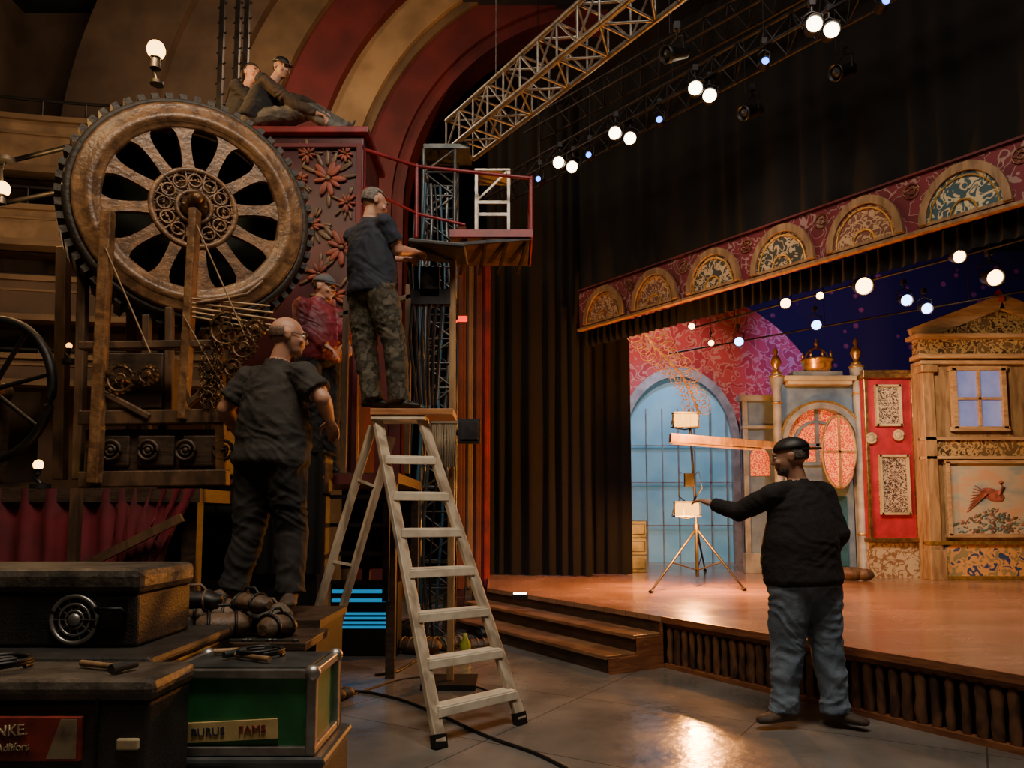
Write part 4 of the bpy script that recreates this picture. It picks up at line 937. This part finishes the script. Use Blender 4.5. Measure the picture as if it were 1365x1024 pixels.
for a,c in((bl_,tl2),(br_,tr2)):
    b=MB(); b.beam(a,c,.03,.055,0,(fr-fl)); part(lad,'rear_leg',b,m_ladder,.004)
for t in(.2,.5,.8):
    b=MB(); b.beam(bl_.lerp(tl2,t),br_.lerp(tr2,t),.03,.02); part(lad,'rear_brace',b,m_ladder)
b=MB(); tc=(tl+tr)/2; b.box(tc+V((0,.05,.0)),(.38,.26,.03)); part(lad,'top_cap',b,m_lstep,.005)
ZL=tc.z+.015
xa=W(498,548,5.3).x; xb=W(606,548,5.3).x
b=MB(); b.box(((xa+xb)/2,5.33,ZL+.0225),(xb-xa,.34,.045)); solo('standing_plank',b,m_plank,'short orange brown plank laid across ladder top','plank',bevel=.004)
es=thing('equipment_stand','pale wooden stand with dark tray beside the ladder','stand',(W(602,700,5.75).x,5.75,0))
p=W(604,345,5.75)
b=MB(); b.beam((p.x,5.75,0),(p.x,5.75,p.z),.05,.05); part(es,'pole',b,m_tan,.005)
b=MB(); q0=W(548,345,5.6); q1=W(622,352,5.6); b.box(((q0.x+q1.x)/2,5.62,p.z+.01),(q1.x-q0.x,.4,.035),Matrix.Rotation(.1,3,'Y')); part(es,'tray',b,m_black,.01)
b=MB()
for k in range(6): b.tube([W(545+9*k,355,5.72),W(550+8*k,400,5.72),W(546+8*k,450,5.75),W(556+5*k,540,5.75)],.012)
b.rb(560,355,585,395,5.7,.1); b.rb(548,385,600,405,5.7,.08); part(es,'bracket_hardware',b,m_dark_metal)
b=MB(); b.box((p.x,5.75,.02),(.4,.4,.04)); part(es,'foot',b,m_black)
b=MB(); q=W(592,590,5.66)
for k in range(12):
    b.tube([(q.x-.09+.016*k,5.69,q.z+.17),(q.x-.09+.016*k+.01*math.sin(k),5.67,q.z),(q.x-.09+.016*k,5.68,q.z-.17-.03*random.random())],.008)
b.box((q.x,5.70,q.z+.17),(.2,.05,.04)); solo('fringe_mop',b,M('fringe',(.3,.25,.17),rough=.9),'frayed cream fringe hanging from the stand','mop')
b=MB(); b.rb(610,558,640,590,7.6,.15); b.rb(613,562,637,586,7.58,.03); b.cyl(W(622,575,7.65),V((TX+.17,7.83,W(622,575,7.65).z)),.03); solo('small_speaker',b,m_dark_metal,'small black speaker clamped to truss tower','speaker',bevel=.005)
w=W(617,425,7.7)
b=MB(); b.box(w,(.09,.05,.05)); b.cyl(w,V((TX+.17,7.83,w.z)),.012); solo('indicator_light',b,M('red_led',(1,.05,.02),em=(1,.03,.015),es=2),'small red indicator light clamped on tower','light')
b=MB(); b.beam(W(462,395,6.0),V((W(462,395,6.0).x,6.0,ZR)),.05,.05); b.beam(W(452,420,6.0),W(550,395,6.0),.05,.04); b.beam(W(545,380,6.0),V((W(545,380,6.0).x,6.0,ZR)),.05,.05)
solo('timber_guard_rail',b,m_wheeld,'brown timber guard rail on the wagon edge','railing',bevel=.005)
# ------------------------------------------------------------------ lamp stand on stage
bp=G(930,783,ZS); D=bp.y
ls=thing('work_light_stand','black tripod with two glowing amber work lights','lamp stand',(bp.x,D,ZS))
topz=W(916,545,D).z; hubz=W(930,705,D).z
b=MB(); b.cyl((bp.x,D,ZS+.12),(bp.x,D,hubz+.1),.02); b.cyl((bp.x,D,hubz+.1),(bp.x-.06,D,topz),.014); b.cyl((bp.x,D,hubz-.05),(bp.x,D,hubz+.05),.035); part(ls,'pole',b,m_dark_metal)
for fx,fy in((868,791),(992,788),(940,762)):
    f_=G(fx,fy,ZS); b=MB(); b.cyl((bp.x,D,hubz),f_+V((0,0,.02)),.016,.012); b.ell(f_+V((0,0,.018)),(.03,.03,.018)); b.cyl((bp.x,D,ZS+.2),V((bp.x,D,hubz)).lerp(f_,.55),.008); part(ls,'tripod_leg',b,m_dark_metal)
LAMPS=[]
for (x,y) in((914,560),(916,679)):
    c=W(x,y,D-.05); b=MB(); b.box(c,(.28,.07,.15)); l_=part(ls,'lamp_head',b,m_amber,.015)
    b=MB()
    for zz in(-.085,.085): b.box(c+V((0,0,zz)),(.31,.12,.015))
    for k in range(4): b.box(c+V((-.15+.1*k,-.045,0)),(.006,.006,.16))
    b.box(c+V((0,.05,0)),(.3,.015,.15)); b.tube([c+V((-.16,0,0)),c+V((-.17,.06,-.08)),c+V((0,.06,-.11)),c+V((.17,.06,-.08)),c+V((.16,0,0))],.008)
    mk('cage',b,m_black,BASE[ls.name],l_); LAMPS.append(c)
b=MB(); c=W(918,640,D); b.box(c,(.1,.06,.16)); b.tube([c,c+V((.12,-.02,.1)),c+V((.16,0,-.1)),c+V((.02,0,-.3))],.008); b.tube([c+V((0,0,-.3)),c+V((-.12,0,-.2)),c+V((-.1,0,.1)),c],.008); part(ls,'clamp',b,m_dark_metal)
a=W(893,584,D-.08); c=W(1036,594,D-.08); b=MB(); b.beam(a,c,.12,.11,0,UP,.12,.08); b.beam(a+V((.02,0,-.06)),c+V((-.2,0,-.05)),.1,.02)
solo('wooden_beam',b,m_tan,'pale wooden beam resting across the lamp stand','beam',bevel=.01)
b=MB(); g=G(680,800,ZS); b.box(g+V((.1,.1,.026)),(.16,.12,.05)); b.box(g+V((.1,.1,.053)),(.13,.1,.012),None,1); solo('floor_lamp_unit',b,[m_black,m_white_l],'small white floor light glowing at stage edge','light')
# ------------------------------------------------------------------ people
def hand(b,wr,dr,nrm,s=1,curl=.5,thumb=1,m=0):
    dr=dr.normalized(); nrm=(nrm-dr*nrm.dot(dr)).normalized(); lat=dr.cross(nrm).normalized()*thumb
    k=s
    b.loft([(wr-dr*.01*k,lat*.026*k,nrm*.02*k),(wr+dr*.03*k,lat*.034*k,nrm*.018*k),(wr+dr*.07*k,lat*.042*k,nrm*.016*k),(wr+dr*.095*k,lat*.040*k,nrm*.012*k)],m,16)
    for i,(o,ln) in enumerate(((.031,.9),(.0105,1.0),(-.0105,.95),(-.031,.76))):
        p=wr+dr*(.088-.004*abs(i-1))*k+lat*o*k; a=0; cc=curl*(.8+.15*i)
        for j,q in enumerate((.044,.028,.022)):
            a+=cc*(.9 if j else .7); dd=(dr*math.cos(a)+nrm*math.sin(a)+lat*o*.6).normalized(); e=p+dd*q*ln*k
            b.rc(p,e,(.0105-.001*j)*k,(.0095-.001*j)*k,m,10); p=e
    p=wr+dr*.025*k+lat*.03*k; dd=(dr*.6+lat*.75+nrm*.25).normalized(); e=p+dd*.04*k; b.rc(p,e,.014*k,.012*k,m,10)
    dd=(dr*.85+lat*.35+nrm*.4).normalized(); e2=e+dd*.032*k; b.rc(e,e2,.012*k,.010*k,m,10); dd=(dr*.9+nrm*.5).normalized(); b.rc(e2,e2+dd*.022*k,.010*k,.008*k,m,10)
def person(label,d,J,fwd,hfwd,mats,k=1.0,belly=1.0,sleeve='short',head='hair',toes=None,hairmat=None,capmat=None,base=None,collar=False,beard=None,glasses=False,curl=.5,hn=None,shoulder=1.0,leg=1.0,arm=1.0,brim=1,fold=1.0):
    j={}
    for q,v in J.items(): j[q]=W(v[0],v[1],d+(v[2] if len(v)>2 else 0))
    fwd=V(fwd).normalized()
    nc=j['neck']; pe=j['pel']; sp=(nc-pe).normalized(); F_=(fwd-sp*fwd.dot(sp)).normalized(); R_=F_.cross(sp).normalized()
    shR=nc-sp*.075*k+R_*.175*k*shoulder; shL=nc-sp*.075*k-R_*.175*k*shoulder
    hr=j.get('hipR',pe+R_*.095*k*leg**.5); hl=j.get('hipL',pe-R_*.095*k*leg**.5)
    b=MB(); L=(nc-pe).length
    def ring(t,w,dp,off=0): return (pe+sp*(L*t)+F_*off*k,R_*w*k,F_*dp*k)
    b.loft([(pe-sp*.10*k,R_*.11*k,F_*.09*k),(pe-sp*.06*k,R_*.155*k*(belly*.5+.5),F_*.12*k),(pe,R_*.172*k*(belly*.6+.4),F_*.135*k*(belly*.5+.5)),(pe+sp*.1*k,R_*.16*k*belly,F_*.12*k*belly)],2)
    b.loft([ring(-.02,.175*belly,.135*belly,.0),ring(.03,.183*belly,.142*belly),ring(.2,.178*belly,.145*belly,.015*belly),ring(.4,.172*belly,.138*belly,.01),ring(.6,.182*(belly*.5+.5),.132*(belly*.5+.5)),ring(.76,.192*(belly*.3+.7),.122),ring(.86,.175,.105),ring(.93,.13,.085),ring(.99,.072,.065),ring(1.02,.06,.058)],1)
    hc=j['head']; hf=V(hfwd).normalized()
    b.rc(nc-sp*.03*k,hc-UP*.04*k-hf*.015*k,.060*k,.054*k,0)
    if collar: b.loft([(nc-sp*.02*k,R_*.085*k,F_*.08*k),(nc+sp*.03*k,R_*.068*k,F_*.066*k)],1)
    ar=arm*k
    for sh,el,wr,sg in((shR,j['elR'],j['wrR'],1),(shL,j['elL'],j['wrL'],-1)):
        b.ell(sh,(.075*ar,.075*ar,.07*ar),None,1); sm_=4
        b.rc(nc-sp*.05*k+R_*sg*.05*k,sh+sp*.012*k,.06*k,.06*k,1)
        if sleeve=='short':
            q=sh.lerp(el,.72); b.rc(sh,sh.lerp(q,.6),.074*ar,.07*ar,1); b.cyl(sh.lerp(q,.3),q,.07*ar,.074*ar,16,1)
            b.rc(sh,el,.052*ar,.043*ar,0); b.rc(el,el.lerp(wr,.35),.042*ar,.041*ar,0); b.rc(el.lerp(wr,.35),wr,.041*ar,.027*k,0)
        else:
            b.rc(sh,el,.072*ar,.059*ar,sm_); q=el.lerp(wr,.93 if sleeve=='long' else .5); b.rc(el,el.lerp(q,.5),.059*ar,.053*ar,sm_); b.cyl(el.lerp(q,.2),q,.056*ar,.042*ar,16,sm_); b.rc(el,wr,.04*k,.026*k,0)
        dr=(wr-el).normalized(); nr=V(hn) if hn else -UP
        if abs(nr.dot(dr))>.9: nr=F_
        hand(b,wr,dr,nr,k,curl,sg,0)
    lg=leg*k
    for h_,kn,an,tn in((hr,j['knR'],j['anR'],0),(hl,j['knL'],j['anL'],1)):
        b.rc(h_,h_.lerp(kn,.5),.105*lg,.094*lg,2); b.rc(h_.lerp(kn,.5),kn,.094*lg,.075*lg,2); b.rc(kn,kn.lerp(an,.4),.075*lg,.074*lg,2); b.rc(kn.lerp(an,.4),an.lerp(kn,.12),.074*lg,.060*lg,2)
        b.cyl(an.lerp(kn,.3),an.lerp(kn,-.02),.064*lg,.070*lg,16,2)
        t=V(toes[tn]).normalized(); x=t.cross(UP).normalized()
        u=UP if abs((kn-an).normalized().z)>.5 else (kn-an).normalized(); so=an-u*.075*k
        b.loft([(so-t*.085*k+u*.035*k,x*.02*k,u*.025*k),(so-t*.075*k+u*.04*k,x*.036*k,u*.038*k),(so-t*.02*k+u*.052*k,x*.04*k,u*.05*k),(so+t*.06*k+u*.04*k,x*.044*k,u*.038*k),(so+t*.12*k+u*.032*k,x*.05*k,u*.03*k),(so+t*.165*k+u*.028*k,x*.04*k,u*.024*k),(so+t*.185*k+u*.024*k,x*.02*k,u*.014*k)],3,18)
        b.rc(so+u*.06*k,an+u*.02*k,.046*k,.046*k,3)
    hx=hf.cross(UP).normalized(); hu=hx.cross(hf).normalized(); RH=Matrix((hx,hf,hu)).transposed()
    def hp(x,y,z): return hc+hx*(x*k)+hf*(y*k)+hu*(z*k)
    def he(x,y,z,r,m=0): b.ell(hp(x,y,z),tuple(q*k for q in r),RH,m,16)
    he(0,-.012,.025,(.077,.097,.09)); he(0,.02,-.02,(.066,.078,.085)); he(0,.035,-.065,(.052,.055,.05),5 if beard else 0); he(0,.07,-.088,(.026,.02,.02),5 if beard else 0)
    he(0,.085,.028,(.05,.016,.012)); he(.04,.072,-.025,(.022,.02,.02)); he(-.04,.072,-.025,(.022,.02,.02))
    b.rc(hp(0,.093,.012),hp(0,.108,-.022),.009*k,.013*k,0,10); he(.012,.098,-.026,(.009,.01,.008)); he(-.012,.098,-.026,(.009,.01,.008))
    he(0,.09,-.052,(.024,.01,.006)); he(0,.088,-.061,(.02,.01,.006))
    for sg in(-1,1): he(sg*.08,-.008,-.005,(.01,.02,.032)); he(sg*.085,-.014,.01,(.009,.018,.018))
    bs=V(base) if base is not None else (j['anL']+j['anR'])/2-UP*.08*k
    me=bpy.data.meshes.new('tmp'); me.from_pydata([tuple(p-bs) for p in b.v],[],b.f); o=bpy.data.objects.new('tmp',me); COL.objects.link(o)
    q=o.modifiers.new('r','REMESH'); q.mode='VOXEL'; q.voxel_size=.0075; q=o.modifiers.new('s','SMOOTH'); q.factor=.5; q.iterations=3
    dg=bpy.context.evaluated_depsgraph_get(); nm=bpy.data.meshes.new_from_object(o.evaluated_get(dg)); bpy.data.objects.remove(o)
    bvh=BVHTree.FromPolygons([tuple(p-bs) for p in b.v],b.f); mi=[]
    vm=np.zeros(len(nm.vertices),int)
    for p in nm.polygons:
        r=bvh.find_nearest(p.center); m=b.m[r[2]] if r[2] is not None else 0; mi.append(m)
        if m in(1,2,4):
            for vi in p.vertices: vm[vi]=m
    cov=[]
    sd=hc.x*3
    for i,v in enumerate(nm.vertices):
        if vm[i]:
            c=v.co; kf=fold if vm[i]!=2 else 1.0
            w1=noise.noise(V((c.x*4+sd,c.y*4,c.z*4)))*.12
            r1=1-abs(noise.noise(V((c.x*6+sd,c.y*6,(c.z+c.x*.5+w1)*17))))*2.4
            r2=1-abs(noise.noise(V((c.x*8+9,c.y*8+sd,(c.z-c.x*.6+w1)*11))))*2.4
            n3=noise.noise(V((c.x*5,c.y*5+sd,c.z*6)))
            cov.append((i,c+v.normal*(.0065*max(r1,-.4)+.006*max(r2,-.4)+.008*n3-.003)*k*kf))
    for i,c in cov: nm.vertices[i].co=c
    nm.materials.clear()
    ml=list(mats)+([mats[1]] if len(mats)==4 else [])+[hairmat or m_hairg]
    for m in ml: nm.materials.append(m)
    nm.polygons.foreach_set('material_index',mi); nm.polygons.foreach_set('use_smooth',[True]*len(mi)); nm.update(); nm.name='person'
    po=bpy.data.objects.new('person',nm); COL.objects.link(po); po.location=bs; BASE[po.name]=bs; tag(po,label,'person')
    def sub(name,bb,mm,solid=0): return mk(name,bb,mm,bs,po,0,solid)
    for sg in(-1,1):
        e=MB(); e.ell(hp(sg*.031,.082,.006),(.013*k,.011*k,.009*k),RH,0,10); e.ell(hp(sg*.031,.0905,.006),(.005*k,.004*k,.005*k),RH,1,8); sub('eye',e,[m_eyew,m_black])
        e=MB(); e.ell(hp(sg*.032,.098,.026),(.017*k,.005*k,.004*k),RH,0,10); sub('eyebrow',e,hairmat or m_hairg)
    hm=hairmat or m_hairg
    e=MB()
    if head=='fringe': cond=lambda q: q.y<-.1 and -.55<q.z<.25
    else: cond=lambda q: (q.z>.42 or (q.y<.05 and q.z>-.55) )
    rr_=(.079,.099,.092) if head=='fringe' else (.081,.101,.096)
    e.ell(hp(0,-.013,.025),tuple(q*k for q in rr_),RH,0,32,cond); sub('hair',e,hm,.006 if head!='fringe' else .0015)
    if head=='cap':
        e=MB(); e.ell(hp(0,-.014,.046),(.087*k,.108*k,.078*k),RH,0,28,lambda q:q.z>-.12)
        bpos=[]; 
        for a in range(9):
            t_=math.pi*a/8; bpos.append(hp(math.cos(t_)*.070,brim*(.06+math.sin(t_)*.115)-.014,.044-.012*math.sin(t_)))
        e.poly(bpos,-hu*.006*k); e.ell(hp(0,-.014,.124),(.010*k,.010*k,.006*k),RH,0,8)
        sub('cap',e,capmat or m_black,.004)
    if glasses:
        e=MB()
        for sg in(-1,1):
            e.ring(hp(sg*.034,.102,.004),hf,.022*k,.0022*k,16,5); e.cyl(hp(sg*.056,.1,.008),hp(sg*.083,-.01,.012),.002*k,n=6)
        e.cyl(hp(-.012,.104,.008),hp(.012,.104,.008),.002*k,n=6); sub('glasses',e,m_black)
    return po
person('person in charcoal shirt and black trousers standing on crate',4.42,
 dict(head=(384,449),neck=(369,487),pel=(360,618),elR=(430,532,-.14),wrR=(440,562,.08),elL=(300,545,.08),wrL=(326,590,.28),knR=(388,708,.02),anR=(387,790,-.04),knL=(332,712,.02),anL=(312,784,.0)),
 (.45,.9,0),(.88,.35,-.05),[m_skin,m_charshirt,m_blkpants,m_shoe],1.02,1.34,'short','fringe',[(.2,-1,0),(-.7,-.6,0)],m_hairb,collar=True,glasses=True,shoulder=1.18,leg=1.2,arm=1.12)
person('person in black sweater, jeans and black cap reaching out',4.6,
 dict(head=(1053,610),neck=(1064,642),pel=(1072,776),elL=(985,683,.08),wrL=(950,672,.24),elR=(1120,712,.03),wrR=(1100,750,.22),knL=(1050,865,.0),anL=(1045,946,0),knR=(1102,865,.02),anR=(1114,946,.02)),
 (-.35,.94,0),(-.92,.35,-.12),[m_skin,m_sweater,m_jeans,m_shoe],1.0,1.4,'long','cap',[(.75,-.6,0),(-.95,-.3,0)],m_hairg,m_black,beard=True,curl=.35,shoulder=1.08,leg=1.25,arm=.98,brim=-1,fold=.5)
person('person in navy t-shirt and camouflage trousers standing on ladder plank',5.33,
 dict(head=(499,271),neck=(491,295),pel=(496,392),elR=(531,334,-.05),wrR=(553,336,.12),elL=(490,345,.25),wrL=(535,345,.34),knR=(526,462,-.04),anR=(532,534,-.04),knL=(487,466,.06),anL=(496,531,.05)),
 (.6,.8,0),(.8,.45,-.25),[m_skin,m_navy,m_camo,m_black],.92,1.22,'short','hair',[(.9,-.25,0),(.5,.2,0)],m_hairg,curl=.8,leg=1.2,arm=1.05,shoulder=1.08)
person('person in red jacket and grey cap standing on wagon',6.24,
 dict(head=(433,384),neck=(425,403),pel=(424,480),elR=(402,440,-.14),wrR=(436,462,-.18),elL=(458,440,.05),wrL=(462,458,-.1),knR=(420,558,-.03),anR=(420,625,0),knL=(440,558,0),anL=(442,625,.05)),
 (.75,-.6,0),(.85,-.35,-.15),[m_skin,m_redjkt,m_blkpants,m_black],.95,1.2,'long','cap',[(.6,-.6,0),(.9,-.3,0)],m_haird,m_greycap,curl=.6,collar=True,arm=1.15,leg=1.1)
person('person in dark vest sitting hunched on cabinet top, legs forward',6.8,
 dict(head=(375,91),neck=(363,111),pel=(341,166),elR=(394,140,-.18),wrR=(424,152,-.2),elL=(404,134,.2),wrL=(432,150,.1),knR=(412,148,-.14),anR=(458,178,-.17),knL=(418,146,.1),anL=(464,173,.12)),
 (.97,-.2,0),(.8,-.5,-.3),[m_skin,m_blkpants,m_greycloth,m_bootg,m_brownslv],.84,1.35,'long','cap',[(.45,-.15,1),(.45,.15,1)],m_haird,m_black,base=W(360,176,6.8),curl=.6,leg=1.05,arm=1.05)
person('person in dark clothes sitting behind on cabinet top',7.15,
 dict(head=(336,99),neck=(328,119),pel=(318,168),elR=(345,150,-.15),wrR=(368,158,-.2),elL=(350,145,.15),wrL=(372,152,.1),knR=(362,150,-.1),anR=(368,166,-.12),knL=(366,150,.1),anL=(374,168,.12)),
 (.97,-.2,0),(.8,-.55,-.1),[m_skin,m_blkpants,m_blkpants,m_black],.88,1.15,'long','hair',[(1,-.1,0),(1,.1,0)],m_haird,base=W(330,176,7.15),curl=.6)
# ------------------------------------------------------------------ lights
def lamp(kind,loc,e,col,size=.1,to=None,spot=60,blend=.6):
    l=bpy.data.lights.new(kind.lower()+'_light',kind); l.energy=e; l.color=col
    if kind=='AREA': l.size=size
    else: l.shadow_soft_size=size
    if kind=='SPOT': l.spot_size=math.radians(spot); l.spot_blend=blend
    o=bpy.data.objects.new(kind.lower()+'_light',l); o.location=V(loc); COL.objects.link(o)
    if to is not None: o.rotation_euler=(V(to)-V(loc)).to_track_quat('-Z','Y').to_euler()
    return o
lamp('POINT',LAMPS[0]+V((0,-.3,.05)),190,(1,.34,.05),.08)
lamp('POINT',LAMPS[1]+V((0,-.32,-.12)),480,(1,.34,.05),.08)
lamp('AREA',(-.6,1.6,7.2),215,(1,.80,.58),1.6,(-2.0,5,2.0))
lamp('AREA',(1.8,2.5,6.8),130,(1,.84,.68),1.2,(1.4,5.0,0))
lamp('SPOT',(-3.2,2.0,6.5),270,(1,.68,.36),.2,(-2.3,5,3.0),52)
lamp('SPOT',(-.5,1.4,5.0),90,(1,.85,.65),.2,(-1.3,3.1,.6),50)
lamp('POINT',L1+V((0,-.25,.1)),90,(1,.52,.18),.06)
lamp('POINT',L2+V((.1,-.2,.1)),35,(1,.52,.18),.05)
lamp('POINT',(-5.6,8.0,4.2),65,(1,.60,.3),.3); lamp('POINT',(-4.2,8.6,7.8),130,(1,.62,.34),.3)
lamp('POINT',(-1.8,9.0,6.9),100,(1,.64,.38),.3)
lamp('SPOT',(4.2,7.6,3.55),500,(1,.68,.4),.12,(6.5,10.2,2.0),75)
lamp('SPOT',(3.4,8.2,3.55),230,(1,.8,.6),.12,(4.6,10.6,2.0),70)
lamp('SPOT',(3.6,7.4,3.6),90,(1,.55,.35),.1,(3.6,7.4,.4),100)
lamp('SPOT',(4.9,6.6,3.55),190,(1,.68,.50),.1,(4.6,6.3,.4),100)
lamp('SPOT',(.6,8.6,5.3),150,(.6,.45,1),.1,(1.0,9.2,.4),60)
lamp('SPOT',(2.6,12.6,5.6),420,(.35,.68,1),.15,(2.8,13.2,.4),95)
lamp('SPOT',(2.4,11.6,5.4),420,(1,.50,.42),.1,(2.8,14.2,3.3),80)
lamp('SPOT',(5.5,11.6,5.0),420,(.42,.30,1),.1,(7.5,16,3.6),100)
lamp('SPOT',(2.2,5.2,6.4),330,(1,.74,.58),.2,(3.0,8.6,3.7),40,1)
lamp('SPOT',(-.4,3.5,6.6),150,(.92,.92,.98),.2,(-.75,7.5,3.0),50)
w=bpy.data.worlds.new('world'); scene.world=w; w.use_nodes=True; w.node_tree.nodes['Background'].inputs[0].default_value=(.05,.045,.05,1); w.node_tree.nodes['Background'].inputs[1].default_value=.3
